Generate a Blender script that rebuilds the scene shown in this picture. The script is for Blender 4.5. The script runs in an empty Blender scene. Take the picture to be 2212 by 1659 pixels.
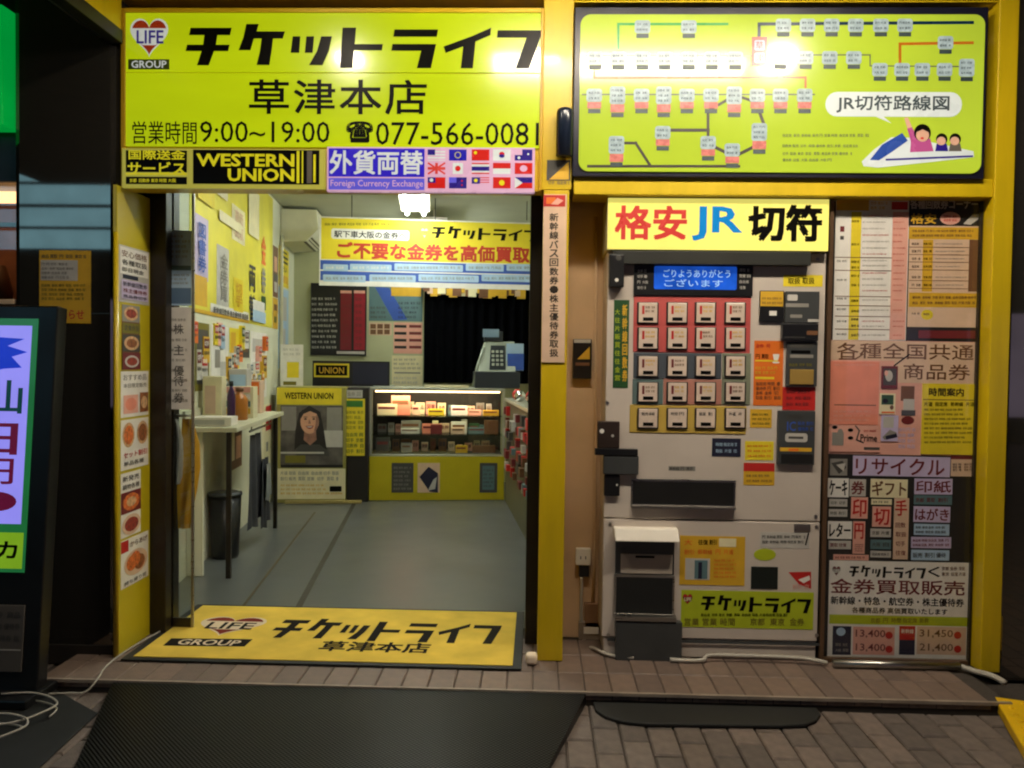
import bpy, bmesh, math, random
from mathutils import Vector, Matrix
random.seed(7)
SC = bpy.context.scene
COL = SC.collection

# ------------------------------------------------------------------ camera
FPX = 1736.0                                   # focal length in units of a 2212 px wide picture
CAM = Vector((0.0, -3.6, 1.392))
CROT = (Matrix.Rotation(math.radians(1.7), 3, 'Z') @ Matrix.Rotation(math.pi/2 - math.radians(1.56), 3, 'X')
        @ Matrix.Rotation(math.radians(0.75), 3, 'Z'))
cd = bpy.data.cameras.new('camera'); cd.sensor_width = 36.0; cd.lens = 36.0*FPX/2212.0
cd.clip_start = 0.05; cd.clip_end = 500
co = bpy.data.objects.new('camera', cd); COL.objects.link(co)
co.matrix_world = Matrix.Translation(CAM) @ CROT.to_4x4()
SC.camera = co

# ------------------------------------------------------------------ world (night) and exposure
w = bpy.data.worlds.new('World'); SC.world = w; w.use_nodes = True
nt = w.node_tree; bg = nt.nodes['Background']
sky = nt.nodes.new('ShaderNodeTexSky'); sky.sky_type = 'NISHITA'; sky.sun_disc = False
sky.sun_elevation = math.radians(-4); sky.sun_rotation = math.radians(200)
nt.links.new(sky.outputs['Color'], bg.inputs['Color']); bg.inputs['Strength'].default_value = 0.05
SC.view_settings.view_transform = 'Standard'; SC.view_settings.look = 'None'
SC.view_settings.exposure = 0.0; SC.view_settings.gamma = 1.0
try: SC.view_settings.use_curve_mapping = False
except Exception: pass
SC.cycles.use_denoising = True
SC.cycles.max_bounces = 6
SC.cycles.sample_clamp_indirect = 10.0
SC.cycles.caustics_reflective = False; SC.cycles.caustics_refractive = False
SC.cycles.filter_width = 2.1
SC.render.film_transparent = False

def area_light(name, loc, target, sx, sy, power, col):
    l = bpy.data.lights.new(name, 'AREA'); l.shape = 'RECTANGLE'; l.size = sx; l.size_y = sy
    l.energy = power; l.color = col
    o = bpy.data.objects.new(name, l); COL.objects.link(o); o.location = loc
    o.rotation_euler = (Vector(target) - Vector(loc)).to_track_quat('-Z', 'Y').to_euler()
    return o

CANZ = 3.14
LAMPS = [(-1.08, -1.08, 4.0), (0.04, -1.06, 7.5), (1.32, -1.06, 13.0)]    # canopy downlights: x, y, watts
TUBE = dict(x0=-0.26, x1=1.12, y=-1.06, z=3.09, power=3.0)
for i, (lx, ly, lp) in enumerate(LAMPS):
    area_light('downlight_lamp', (lx, ly, CANZ-0.045), (lx, ly + 0.25, 0), 0.13, 0.13, lp*1.75, (1.0, 0.88, 0.70))
area_light('tube_lamp', ((TUBE['x0']+TUBE['x1'])/2, TUBE['y'], TUBE['z'] - 0.09), ((TUBE['x0']+TUBE['x1'])/2, TUBE['y'] + 1.2, 0.6),
           TUBE['x1']-TUBE['x0'], 0.06, TUBE['power'], (1.0, 0.93, 0.78))

# ------------------------------------------------------------------ frames and planes
class Frame:
    def __init__(s, deg): s.R = Matrix.Rotation(math.radians(deg), 3, 'Z'); s.Ri = s.R.transposed()
    def w(s, u, v, z): return s.R @ Vector((u, v, z))
    def ray(s, px, py):
        d = CROT @ Vector(((px-1106)/FPX, (829.5-py)/FPX, -1.0))
        return s.Ri @ CAM, s.Ri @ d
FAC = Frame(0.0)      # the street front
INT = Frame(7.5)      # the room behind it stands slightly askew to the street

class Plane:
    """axis plane of a frame; s = right, t = up (or deeper), w = out of the surface"""
    def __init__(s, ax, val, fr=FAC): s.ax, s.val, s.fr = ax, val, fr
    def P(s, px, py):
        c, d = s.fr.ray(px, py); i = 'XYZ'.index(s.ax)
        p = c + d*((s.val - c[i])/d[i])
        return {'Y': (p.x, p.z), 'X': (p.y, p.z), 'Z': (p.x, p.y)}[s.ax]
    def T(s, a, b, c):
        if s.ax == 'Y': return s.fr.w(a, s.val - c, b)
        if s.ax == 'X': return s.fr.w(s.val + c, a, b)
        return s.fr.w(a, b, s.val + c)
    def R(s, x0, y0, x1, y1):
        xm, ym = (x0+x1)/2, (y0+y1)/2
        return (s.P(x0, ym)[0], s.P(x1, ym)[0], s.P(xm, y1)[1], s.P(xm, y0)[1])

# ------------------------------------------------------------------ materials
def lin(c):
    out = []
    for v in c:
        v /= 255.0
        out.append(v/12.92 if v <= 0.04045 else ((v+0.055)/1.055)**2.4)
    return out
MC = {}
def mat(name, rgb, rough=0.5, emit=0.0, metal=0.0, var=0.08, scale=6.0, bump=0.0, bscale=60.0, spec=0.5, coat=0.0, stretch=None, basek=1.0):
    if name in MC: return MC[name]
    if emit and basek == 1.0: basek = 0.45       # light mostly comes through the print, little is reflected
    m = bpy.data.materials.new(name); m.use_nodes = True; n = m.node_tree.nodes; L = m.node_tree.links
    b = n['Principled BSDF']; c = lin(rgb)
    b.inputs['Roughness'].default_value = rough; b.inputs['Metallic'].default_value = metal
    b.inputs['Specular IOR Level'].default_value = spec; b.inputs['Coat Weight'].default_value = coat
    b.inputs['Coat Roughness'].default_value = 0.1
    tc = n.new('ShaderNodeTexCoord')
    src = tc.outputs['Object']
    if stretch:
        mp = n.new('ShaderNodeMapping'); mp.inputs['Scale'].default_value = stretch
        L.new(src, mp.inputs['Vector']); src = mp.outputs['Vector']
    if var > 0:
        nz = n.new('ShaderNodeTexNoise'); nz.inputs['Scale'].default_value = scale; nz.inputs['Detail'].default_value = 5.0
        L.new(src, nz.inputs['Vector'])
        rp = n.new('ShaderNodeMapRange'); rp.inputs['From Min'].default_value = 0.3; rp.inputs['From Max'].default_value = 0.7
        rp.inputs['To Min'].default_value = 1.0 - var; rp.inputs['To Max'].default_value = 1.0 + var
        L.new(nz.outputs['Fac'], rp.inputs['Value'])
        mx = n.new('ShaderNodeVectorMath'); mx.operation = 'SCALE'; mx.inputs[0].default_value = c
        L.new(rp.outputs['Result'], mx.inputs['Scale'])
        if basek != 1.0:
            m2 = n.new('ShaderNodeVectorMath'); m2.operation = 'SCALE'; m2.inputs['Scale'].default_value = basek
            L.new(mx.outputs['Vector'], m2.inputs[0]); L.new(m2.outputs['Vector'], b.inputs['Base Color'])
        else: L.new(mx.outputs['Vector'], b.inputs['Base Color'])
        if emit: L.new(mx.outputs['Vector'], b.inputs['Emission Color'])
        r2 = n.new('ShaderNodeMapRange'); r2.inputs['To Min'].default_value = max(rough-0.08, 0.02); r2.inputs['To Max'].default_value = min(rough+0.12, 1)
        L.new(nz.outputs['Fac'], r2.inputs['Value']); L.new(r2.outputs['Result'], b.inputs['Roughness'])
    else:
        b.inputs['Base Color'].default_value = (*c, 1)
        b.inputs['Emission Color'].default_value = (*c, 1)
    if emit: b.inputs['Emission Strength'].default_value = emit
    if bump > 0:
        n2 = n.new('ShaderNodeTexNoise'); n2.inputs['Scale'].default_value = bscale; n2.inputs['Detail'].default_value = 4.0
        L.new(src, n2.inputs['Vector'])
        bp = n.new('ShaderNodeBump'); bp.inputs['Strength'].default_value = bump; bp.inputs['Distance'].default_value = 0.004
        L.new(n2.outputs['Fac'], bp.inputs['Height']); L.new(bp.outputs['Normal'], b.inputs['Normal'])
    MC[name] = m; return m
def glass(name, refl=0.09, tint=(1, 1, 1), rough=0.02):
    if name in MC: return MC[name]
    m = bpy.data.materials.new(name); m.use_nodes = True; n = m.node_tree.nodes; L = m.node_tree.links
    n.remove(n['Principled BSDF']); out = n['Material Output']
    tr = n.new('ShaderNodeBsdfTransparent'); tr.inputs['Color'].default_value = (*tint, 1)
    gl = n.new('ShaderNodeBsdfGlossy'); gl.inputs['Roughness'].default_value = rough
    fr = n.new('ShaderNodeLayerWeight'); fr.inputs['Blend'].default_value = 0.5
    pw = n.new('ShaderNodeMath'); pw.operation = 'POWER'; pw.inputs[1].default_value = 4.0
    ml = n.new('ShaderNodeMath'); ml.operation = 'MULTIPLY_ADD'; ml.inputs[1].default_value = 0.6; ml.inputs[2].default_value = refl*0.5
    mx = n.new('ShaderNodeMixShader')
    L.new(fr.outputs['Facing'], pw.inputs[0]); L.new(pw.outputs[0], ml.inputs[0]); L.new(ml.outputs[0], mx.inputs[0]); L.new(tr.outputs[0], mx.inputs[1]); L.new(gl.outputs[0], mx.inputs[2])
    L.new(mx.outputs[0], out.inputs['Surface']); MC[name] = m; return m

# lit acrylic of the light boxes
LBOX = 0.52
signlit = mat('lit_lime_acrylic', (204, 226, 14), 0.2, emit=LBOX, var=0.10, scale=1.6, stretch=(0.5, 1, 2.4), coat=1.0, basek=0.45)
signlit2 = mat('lit_lime_acrylic_pale', (196, 220, 60), 0.18, emit=0.48, var=0.10, scale=1.8, coat=1.0, basek=0.4)
cream_lit = mat('lit_cream_acrylic', (252, 240, 120), 0.25, emit=0.72, var=0.06, scale=3, coat=0.3)
white_lit = mat('lit_white_print', (225, 232, 228), 0.25, emit=0.42, var=0.03, basek=0.5)
white_lit2 = mat('lit_station_print', (185, 204, 206), 0.25, emit=0.40, var=0.12, scale=40, basek=0.4)
blue_lit = mat('lit_blue_print', (48, 32, 190), 0.25, emit=0.6, var=0.04)
blue_lit2 = mat('lit_violet_print', (100, 95, 225), 0.25, emit=0.5, var=0.04)
cyan_lit = mat('lit_cyan_print', (20, 140, 215), 0.25, emit=0.5, var=0.03)
red_lit = mat('lit_red_print', (222, 70, 62), 0.25, emit=0.5, var=0.05)
flag_red = mat('lit_flag_red', (215, 35, 28), 0.25, emit=0.45, var=0.04)
flag_navy = mat('lit_flag_navy', (50, 35, 140), 0.25, emit=0.4, var=0.04)
flag_pink = mat('lit_flag_pink', (232, 185, 215), 0.25, emit=0.45, var=0.04)
flag_blue = mat('lit_flag_blue', (30, 25, 170), 0.25, emit=0.5, var=0.04)
yel_lit = mat('lit_yellow_print', (225, 215, 30), 0.25, emit=0.5, var=0.05)
paleyel = mat('lit_pale_yellow_trim', (222, 215, 90), 0.3, emit=0.28, var=0.05)
ink = mat('black_ink', (11, 10, 8), 0.3, var=0.1, spec=0.12)
inkbrown = mat('dark_sepia_ink', (42, 34, 26), 0.4, var=0.1)
grey_ink = mat('grey_ink', (95, 88, 82), 0.5, var=0.1)
station_ink = mat('station_name_ink', (52, 66, 70), 0.4, var=0.2, scale=60)
pink_lit = mat('lit_pink_print', (226, 130, 120), 0.25, emit=0.35, var=0.12, scale=40)
green_line = mat('lit_green_line', (40, 165, 70), 0.25, emit=0.4, var=0.03)
navy_line = mat('lit_navy_line', (10, 50, 80), 0.25, emit=0.25, var=0.03)
orange_line = mat('lit_orange_line', (200, 110, 25), 0.25, emit=0.4, var=0.03)
grey_line = mat('lit_grey_line', (120, 130, 90), 0.25, emit=0.25, var=0.03)
skin_print = mat('lit_skin_print', (235, 180, 150), 0.25, emit=0.4, var=0.03)
magenta_print = mat('lit_magenta_print', (200, 90, 150), 0.25, emit=0.4, var=0.03)
trainblue = mat('lit_train_blue', (52, 85, 170), 0.25, emit=0.4, var=0.03)
# paints and metals
yellow_paint = mat('yellow_paint', (204, 174, 14), 0.36, var=0.10, scale=7, coat=0.3, bump=0.04, bscale=12, stretch=(2, 2, 0.35))
yellow_frame = mat('yellow_aluminium', (214, 178, 30), 0.3, var=0.06, scale=3, coat=0.3)
navy_frame = mat('navy_frame_paint', (22, 22, 40), 0.3, var=0.1)
black_plastic = mat('black_plastic', (20, 20, 21), 0.35, var=0.15)
black_rubber = mat('black_rubber', (28, 29, 28), 0.62, var=0.15, bump=0.1, bscale=180)
dark_metal = mat('dark_bronze_metal', (46, 40, 32), 0.35, metal=0.4, var=0.15)
steel = mat('brushed_steel', (175, 172, 165), 0.28, metal=1.0, var=0.08, stretch=(1, 1, 14))
polished = mat('polished_dark_cladding', (112, 108, 100), 0.03, metal=0.85, var=0.0)
beige_wall = mat('beige_render', (216, 182, 142), 0.75, var=0.1, scale=4, bump=0.15, bscale=90)
concrete = mat('grey_concrete', (150, 135, 120), 0.85, var=0.2, scale=9, bump=0.3, bscale=70)
machine_body = mat('beige_machine_paint', (202, 190, 178), 0.38, var=0.05, scale=5, coat=0.15)
machine_dark = mat('dark_grey_machine_plastic', (62, 64, 64), 0.4, var=0.1)
white_plastic = mat('white_plastic', (238, 230, 216), 0.4, var=0.06)
white_cable = mat('white_cable_sheath', (180, 174, 162), 0.4, var=0.05)
paver_m = [mat('paver_%d' % i, c, 0.72, var=0.22, scale=22, bump=0.5, bscale=120) for i, c in enumerate(
    [(108, 97, 90), (100, 90, 84), (116, 103, 95), (93, 84, 79), (105, 93, 85)])]
grout = mat('joint_sand', (70, 63, 57), 0.95, var=0.2, scale=60, bump=0.4, bscale=200)
tile_m = [mat('step_tile_%d' % i, c, 0.55, var=0.16, scale=20, bump=0.3, bscale=90) for i, c in enumerate(
    [(118, 100, 89), (110, 94, 85), (125, 106, 94)])]
vinyl = mat('grey_vinyl_floor', (86, 90, 89), 0.31, var=0.05, scale=3)
wall_paint = mat('cream_wall_paint', (218, 217, 190), 0.6, var=0.06, scale=3)
ceil_paint = mat('grey_ceiling_board', (190, 192, 172), 0.7, var=0.06, scale=3, bump=0.15, bscale=50)
# papers
P = {}
for k, c in dict(white=(232, 228, 220), cream=(232, 222, 180), yellow=(228, 205, 40), gold=(214, 168, 40), orange=(226, 112, 30), pink=(228, 168, 150),
                 salmon=(232, 142, 118), tan=(218, 186, 158), red=(190, 36, 30), maroon=(112, 36, 38), blue=(50, 84, 170), sky=(170, 198, 222), navy=(26, 28, 52),
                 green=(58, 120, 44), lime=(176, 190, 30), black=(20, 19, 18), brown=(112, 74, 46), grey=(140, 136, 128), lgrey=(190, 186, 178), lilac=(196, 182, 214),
                 skin=(214, 160, 128), dgreen=(30, 74, 34), olive=(120, 112, 30), teal=(90, 120, 124), dgrey=(70, 68, 64)).items():
    P[k] = mat('paper_'+k, c, 0.5, var=0.07, scale=14)

# ------------------------------------------------------------------ mesh builder
TXT = {}
def glyphs(body, bold, shear=0.0, spacing=1.0):
    k = (body, bold, shear, spacing)
    if k not in TXT:
        c = bpy.data.curves.new('lettering_outline', 'FONT'); c.body = body; c.offset = bold*0.6 if all(ord(ch) < 128 for ch in body) else 0.0; c.resolution_u = 2; c.shear = shear
        c.space_character = spacing; c.space_line = 1.0; c.align_x = 'CENTER'
        o = bpy.data.objects.new('lettering_outline', c); m = o.to_mesh()
        vs = [(v.co.x, v.co.y) for v in m.vertices]; fs = [tuple(p.vertices) for p in m.polygons]
        o.to_mesh_clear(); bpy.data.objects.remove(o); bpy.data.curves.remove(c)
        x0 = min(v[0] for v in vs); x1 = max(v[0] for v in vs); y0 = min(v[1] for v in vs); y1 = max(v[1] for v in vs)
        TXT[k] = ([((v[0]-x0)/(x1-x0), (v[1]-y0)/(y1-y0)) for v in vs], fs)
    return TXT[k]

class MB:
    def __init__(s): s.v, s.f, s.m, s.mats = [], [], [], []
    def mi(s, m):
        if m not in s.mats: s.mats.append(m)
        return s.mats.index(m)
    def face(s, pts, m):
        i = len(s.v); s.v += [Vector(p) for p in pts]; s.f.append(tuple(range(i, i+len(pts)))); s.m.append(s.mi(m)); return s
    def mesh(s, vs, fs, m):
        i = len(s.v); s.v += [Vector(p) for p in vs]; k = s.mi(m)
        for f in fs: s.f.append(tuple(i+j for j in f)); s.m.append(k)
        return s
    def hexa(s, p, m):      # p: 8 corners, bottom ring then top ring, both counter-clockwise from above
        return s.mesh(p, [(3, 2, 1, 0), (4, 5, 6, 7), (0, 1, 5, 4), (1, 2, 6, 5), (2, 3, 7, 6), (3, 0, 4, 7)], m)
    def box(s, x0, x1, y0, y1, z0, z1, m, fr=FAC):
        return s.hexa([fr.w(*p) for p in ((x0, y0, z0), (x1, y0, z0), (x1, y1, z0), (x0, y1, z0), (x0, y0, z1), (x1, y0, z1), (x1, y1, z1), (x0, y1, z1))], m)
    def slab(s, pl, r, w0, w1, m):   # box on a plane; r = (s0, s1, t0, t1)
        a, b, c, d = r; q = [(a, c), (b, c), (b, d), (a, d)]
        return s.hexa([pl.T(x, y, w0) for x, y in q] + [pl.T(x, y, w1) for x, y in q], m)
    def prism(s, pl, pts, w0, w1, m):
        ar = sum(pts[i][0]*pts[(i+1) % len(pts)][1]-pts[(i+1) % len(pts)][0]*pts[i][1] for i in range(len(pts)))
        if ar < 0: pts = pts[::-1]
        n = len(pts)
        vs = [pl.T(x, y, w0) for x, y in pts] + [pl.T(x, y, w1) for x, y in pts]
        return s.mesh(vs, [tuple(range(n-1, -1, -1)), tuple(range(n, 2*n))] + [(i, (i+1) % n, n+(i+1) % n, n+i) for i in range(n)], m)
    def tube(s, pts, r, m, n=8, close=True):
        pts = [Vector(p) for p in pts]; rings = []; k = len(pts)
        for i, p in enumerate(pts):
            d = (pts[min(i+1, k-1)] - pts[max(i-1, 0)]).normalized()
            a = d.orthogonal().normalized() if abs(d.z) > 0.95 else d.cross(Vector((0, 0, 1))).normalized()
            b = d.cross(a).normalized(); rr = r[i] if isinstance(r, (list, tuple)) else r
            rings.append([p + (a*math.cos(2*math.pi*j/n) + b*math.sin(2*math.pi*j/n))*rr for j in range(n)])
        vs = [q for g in rings for q in g]; fs = []
        for i in range(k-1):
            for j in range(n): fs.append((i*n+j, i*n+(j+1) % n, (i+1)*n+(j+1) % n, (i+1)*n+j))
        if close: fs += [tuple(range(n-1, -1, -1)), tuple((k-1)*n+j for j in range(n))]
        return s.mesh(vs, fs, m)
    def text(s, pl, body, r, w, m, bold=0.0, shear=0.0, spacing=1.0):
        vs, fs = glyphs(body, bold, shear, spacing); a, b, c, d = r
        ascii_ = all(ord(ch) < 128 for ch in body); lines_ = body.count('\n')+1; em = (d-c)/lines_
        sh_ = bold*em*0.75
        if ascii_ or sh_ < 1e-5: return s.mesh([pl.T(a+(b-a)*x, c+(d-c)*y, w) for x, y in vs], fs, m)
        a, b, c, d = a+sh_, b-sh_, c+sh_, d-sh_          # heavier strokes: copies a hair apart
        for k, (dx, dy) in enumerate(((-1, -1), (1, -1), (1, 1), (-1, 1), (0, 0))):
            s.mesh([pl.T(a+(b-a)*x+dx*sh_, c+(d-c)*y+dy*sh_, w+0.00007*k) for x, y in vs], fs, m)
        return s
    def build(s, name, parent=None, label=None, cat=None, group=None, kind=None, bevel=0.0, smooth=False, recalc=True, origin=None):
        me = bpy.data.meshes.new(name)
        if parent is not None:
            o0 = Vector((0, 0, 0)); p = parent
            while p is not None: o0 += p.location; p = p.parent
        elif origin is not None: o0 = Vector(origin)
        else:
            mn = [min(v[i] for v in s.v) for i in range(3)]; mx = [max(v[i] for v in s.v) for i in range(3)]
            o0 = Vector(((mn[0]+mx[0])/2, (mn[1]+mx[1])/2, mn[2]))
        me.from_pydata([tuple(v-o0) for v in s.v], [], s.f)
        for m in s.mats: me.materials.append(m)
        me.polygons.foreach_set('material_index', s.m)
        if smooth: me.polygons.foreach_set('use_smooth', [True]*len(s.f))
        me.update()
        o = bpy.data.objects.new(name, me); COL.objects.link(o)
        if parent is not None: o.parent = parent
        else: o.location = o0
        if bevel > 0:
            bm = o.modifiers.new('bevel', 'BEVEL'); bm.width = bevel; bm.segments = 2; bm.limit_method = 'ANGLE'; bm.angle_limit = math.radians(40)
        tag(o, label, cat, group, kind); return o
def tag(o, label=None, cat=None, group=None, kind=None):
    if label: o['label'] = label
    if cat: o['category'] = cat
    if group: o['group'] = group
    if kind: o['kind'] = kind
    return o
def thing(name, label, cat, loc, group=None):
    o = bpy.data.objects.new(name, None); COL.objects.link(o); o.location = loc; o.empty_display_size = 0.1
    return tag(o, label, cat, group)

# the shop's own heavy slanted lettering, stroke by stroke (units: a third of a picture unit)
LOGO = [[(1235,180),(1505,180),(1495,228),(1412,228),(1402,290),(1492,290),(1482,332),(1390,332),(1355,425),(1278,425),(1308,332),(1203,332),(1213,290),(1318,290),(1326,228),(1226,228)],
 [(1600,155),(1682,155),(1668,203),(1853,203),(1838,250),(1775,250),(1766,330),(1752,422),(1668,422),(1690,330),(1700,250),(1650,250),(1628,326),(1550,326),(1582,240)],
 [(1903,235),(1953,235),(1946,342),(1890,342)], [(1992,235),(2042,235),(2034,342),(1982,342)],
 [(2088,235),(2158,235),(2138,330),(2098,422),(2010,422),(2062,330)],
 [(2227,178),(2314,178),(2306,285),(2489,285),(2482,325),(2302,325),(2292,440),(2210,440)],
 [(2562,190),(2844,190),(2836,237),(2555,237)], [(2550,284),(2832,284),(2800,440),(2709,440),(2736,328),(2543,328)],
 [(3184,178),(3180,226),(3085,268),(3070,440),(2992,440),(3006,300),(2894,342),(2880,300),(3064,232)],
 [(3227,195),(3512,195),(3500,245),(3430,440),(3344,440),(3412,242),(3222,242)]]
LB = (1203, 3512, 155, 440)
HEART = []
for i in range(40):
    t = 2*math.pi*i/40
    HEART.append(((16*math.sin(t)**3)/34+0.5, ((13*math.cos(t)-5*math.cos(2*t)-2*math.cos(3*t)-math.cos(4*t))+17)/30.0))

def rrect(r, rad, n=5):
    a, b, c, d = r; pts = []
    for cx, cy, a0 in ((b-rad, c+rad, -90), (b-rad, d-rad, 0), (a+rad, d-rad, 90), (a+rad, c+rad, 180)):
        for i in range(n+1):
            t = math.radians(a0+90*i/n); pts.append((cx+rad*math.cos(t), cy+rad*math.sin(t)))
    return pts

SMALL = ['新幹線', '回数券', '自由席', '指定席', '往復', '片道', '販売', '買取', '円', '大阪', '京都', '東京', '割引', '商品券', '営業', '時間', '金券', '切手', '優待券', '取扱']
class Art:
    """flat print on a plane; later pieces lie a hair above the ones they overlap"""
    def __init__(s, pl, base=0.0006, step=0.0005): s.pl, s.mb, s.b, s.st, s.done = pl, MB(), base, step, []
    def lay(s, bb):
        l = 0
        for q, k in s.done:
            if bb[0] < q[1] and bb[1] > q[0] and bb[2] < q[3] and bb[3] > q[2]: l = max(l, k+1)
        s.done.append((bb, l)); return s.b + s.st*l
    def r(s, x0, y0, x1, y1, m):
        q = s.pl.R(x0, y0, x1, y1); w_ = s.lay(q)
        s.mb.face([s.pl.T(q[0], q[2], w_), s.pl.T(q[1], q[2], w_), s.pl.T(q[1], q[3], w_), s.pl.T(q[0], q[3], w_)], m); return s
    def rr(s, x0, y0, x1, y1, m, rad=0.02):
        q = s.pl.R(x0, y0, x1, y1); w_ = s.lay(q); s.mb.face([s.pl.T(x, y, w_) for x, y in rrect(q, rad)], m); return s
    def poly(s, pts, m, raw=False):
        q = pts if raw else [s.pl.P(*p) for p in pts]
        ar = sum(q[i][0]*q[(i+1) % len(q)][1]-q[(i+1) % len(q)][0]*q[i][1] for i in range(len(q)))
        if ar < 0: q = q[::-1]
        w_ = s.lay((min(p[0] for p in q), max(p[0] for p in q), min(p[1] for p in q), max(p[1] for p in q)))
        s.mb.face([s.pl.T(x, y, w_) for x, y in q], m); return s
    def c(s, cx, cy, rx, ry, m, n=20):
        return s.poly([(cx+rx*math.cos(2*math.pi*i/n), cy+ry*math.sin(2*math.pi*i/n)) for i in range(n)], m)
    def line(s, pts, wd, m):
        for (ax, ay), (bx, by) in zip(pts, pts[1:]):
            d = math.hypot(bx-ax, by-ay); nx, ny = -(by-ay)/d*wd/2, (bx-ax)/d*wd/2; ex, ey = (bx-ax)/d*wd/2, (by-ay)/d*wd/2
            s.poly([(ax+nx-ex, ay+ny-ey), (bx+nx+ex, by+ny+ey), (bx-nx+ex, by-ny+ey), (ax-nx-ex, ay-ny-ey)], m)
        return s
    def t(s, body, x0, y0, x1, y1, m, bold=0.02, shear=0.0, spacing=1.0):
        q = s.pl.R(x0, y0, x1, y1); w_ = s.lay(q); s.mb.text(s.pl, body, q, w_, m, bold, shear, spacing); return s
    def vt(s, body, x0, y0, x1, y1, m, bold=0.03):     # one character under the other
        h = (y1-y0)/len(body)
        for i, ch in enumerate(body):
            if ch != ' ': s.t(ch, x0, y0+h*i+h*0.06, x1, y0+h*(i+1)-h*0.06, m, bold)
        return s
    def rows(s, x0, y0, x1, y1, n, m, fill=0.5, seed=0, gap=0.25):     # rows of small print
        rd = random.Random(seed*77+int(x0*3+y0)); h = (y1-y0)/n; ah = abs(h); ch = ah*min(fill*1.35, 0.92)
        for i in range(n):
            x = x0; end = x1 - rd.random()*(x1-x0)*gap; yc = y0+h*(i+0.5); sg = 1 if h > 0 else -1
            while x < end:
                k = rd.randrange(2, 6); e = min(x+ch*k*0.95, end); k = max(1, round((e-x)/(ch*0.95)))
                if e-x > ch*0.4:
                    body = SMALL[rd.randrange(len(SMALL))][:k]
                    if len(body) < k: e = x+ch*0.95*len(body)
                    s.t(body, x, yc-sg*ch/2, e, yc+sg*ch/2, m, 0.012)
                x = e + ch*(0.25+0.5*rd.random())
        return s
    def logo(s, x0, y0, x1, y1, m):
        q = s.pl.R(x0, y0, x1, y1); w_ = s.lay(q)
        for g in LOGO:
            pts = [(q[0]+(q[1]-q[0])*(x-LB[0])/(LB[1]-LB[0]), q[3]-(q[3]-q[2])*(y-LB[2])/(LB[3]-LB[2])) for x, y in g]
            s.mb.face([s.pl.T(x, y, w_) for x, y in pts[::-1]], m)
        return s
    def heart(s, x0, y0, x1, y1, outer, red, white, letter):
        q = s.pl.R(x0, y0, x1, y1); W, H = q[1]-q[0], q[3]-q[2]
        def pts(k, lo=-9, hi=9):
            c = []
            for x, y in HEART:
                x, y = 0.5+(x-0.5)*k, 0.52+(y-0.52)*k
                c.append((q[0]+W*x, q[2]+H*min(max(y, lo), hi)))
            return c
        s.poly(pts(1.0), outer, True); s.poly(pts(0.9), red, True); s.poly(pts(0.905, 0.30, 0.72), white, True)
        a, b = y0+(y1-y0)*0.33, y0+(y1-y0)*0.66
        s.t('LIFE', x0+(x1-x0)*0.19, a, x1-(x1-x0)*0.14, b, letter, 0.03); return s
    def build(s, name, parent, **k): return s.mb.build(name, parent, recalc=False, **k)

def sheet(name, label, cat, pl, rect, m, art=None, thick=0.0015, group=None, w0=0.0003, bevel=0.0):
    """a sheet or board fixed to a plane, with its print"""
    o = MB().slab(pl, pl.R(*rect), w0, w0+thick, m).build(name, None, label, cat, group, bevel=bevel)
    if pl.ax == 'Y' and pl.fr is FAC and thick < 0.003: o.rotation_euler = (0, random.uniform(-0.008, 0.008), 0)
    if art:
        a = Art(pl, w0+thick+0.0004); art(a)
        if a.mb.f: a.build('print', o)
    return o

# ================================================================== SETTING
GZ, SZ = 0.0, 0.05
g = MB(); g.face([(-30, -30, -0.012), (30, -30, -0.012), (30, 6, -0.012), (-30, 6, -0.012)], grout)
ground = g.build('street_paving', kind='structure', origin=(0, 0, 0))
# far paving beyond the built pavers: brick pattern in the material
def brick_mat():
    m = bpy.data.materials.new('far_pavers'); m.use_nodes = True; n = m.node_tree.nodes; L = m.node_tree.links; b = n['Principled BSDF']
    tc = n.new('ShaderNodeTexCoord'); mp = n.new('ShaderNodeMapping'); mp.inputs['Rotation'].default_value = (0, 0, math.pi/2)
    bt = n.new('ShaderNodeTexBrick'); bt.inputs['Scale'].default_value = 1.0; bt.inputs['Brick Width'].default_value = 0.205; bt.inputs['Row Height'].default_value = 0.104
    bt.inputs['Mortar Size'].default_value = 0.004
    bt.inputs['Color1'].default_value = (*lin((108, 97, 90)), 1); bt.inputs['Color2'].default_value = (*lin((122, 102, 92)), 1); bt.inputs['Mortar'].default_value = (*lin((70, 63, 57)), 1)
    L.new(tc.outputs['Object'], mp.inputs['Vector']); L.new(mp.outputs['Vector'], bt.inputs['Vector']); L.new(bt.outputs['Color'], b.inputs['Base Color']); b.inputs['Roughness'].default_value = 0.75
    return m
fm = brick_mat(); PX0, PX1, PY0, PY1 = -2.16, 2.21, -1.185, -0.352
for nm, q in (('paving_field', (-30, 30, -30, PY0)), ('paving_field', (-30, PX0, PY0, 6)), ('paving_field', (PX1, 30, PY0, 6))):
    MB().face([(q[0], q[2], -0.004), (q[1], q[2], -0.004), (q[1], q[3], -0.004), (q[0], q[3], -0.004)], fm).build(nm, ground)
def block_mesh(name, a, b, h, m, ch=0.006):
    me = bpy.data.meshes.new(name); vs = []
    for z, k in ((-0.03, 0), (h-ch, 0), (h, ch)):
        vs += [(-a+k, -b+k, z), (a-k, -b+k, z), (a-k, b-k, z), (-a+k, b-k, z)]
    fs = [(8, 9, 10, 11)]
    for r in (0, 4):
        for i in range(4): fs.append((r+i, r+(i+1) % 4, r+4+(i+1) % 4, r+4+i))
    me.from_pydata(vs, [], fs); me.materials.append(m); me.update(); return me
pm = [block_mesh('paver', 0.0495, 0.0998, 0.0, m) for m in paver_m]
pm_half = [block_mesh('paver_half', 0.0495, 0.0473, 0.0, m) for m in paver_m]
i = 0
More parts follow.
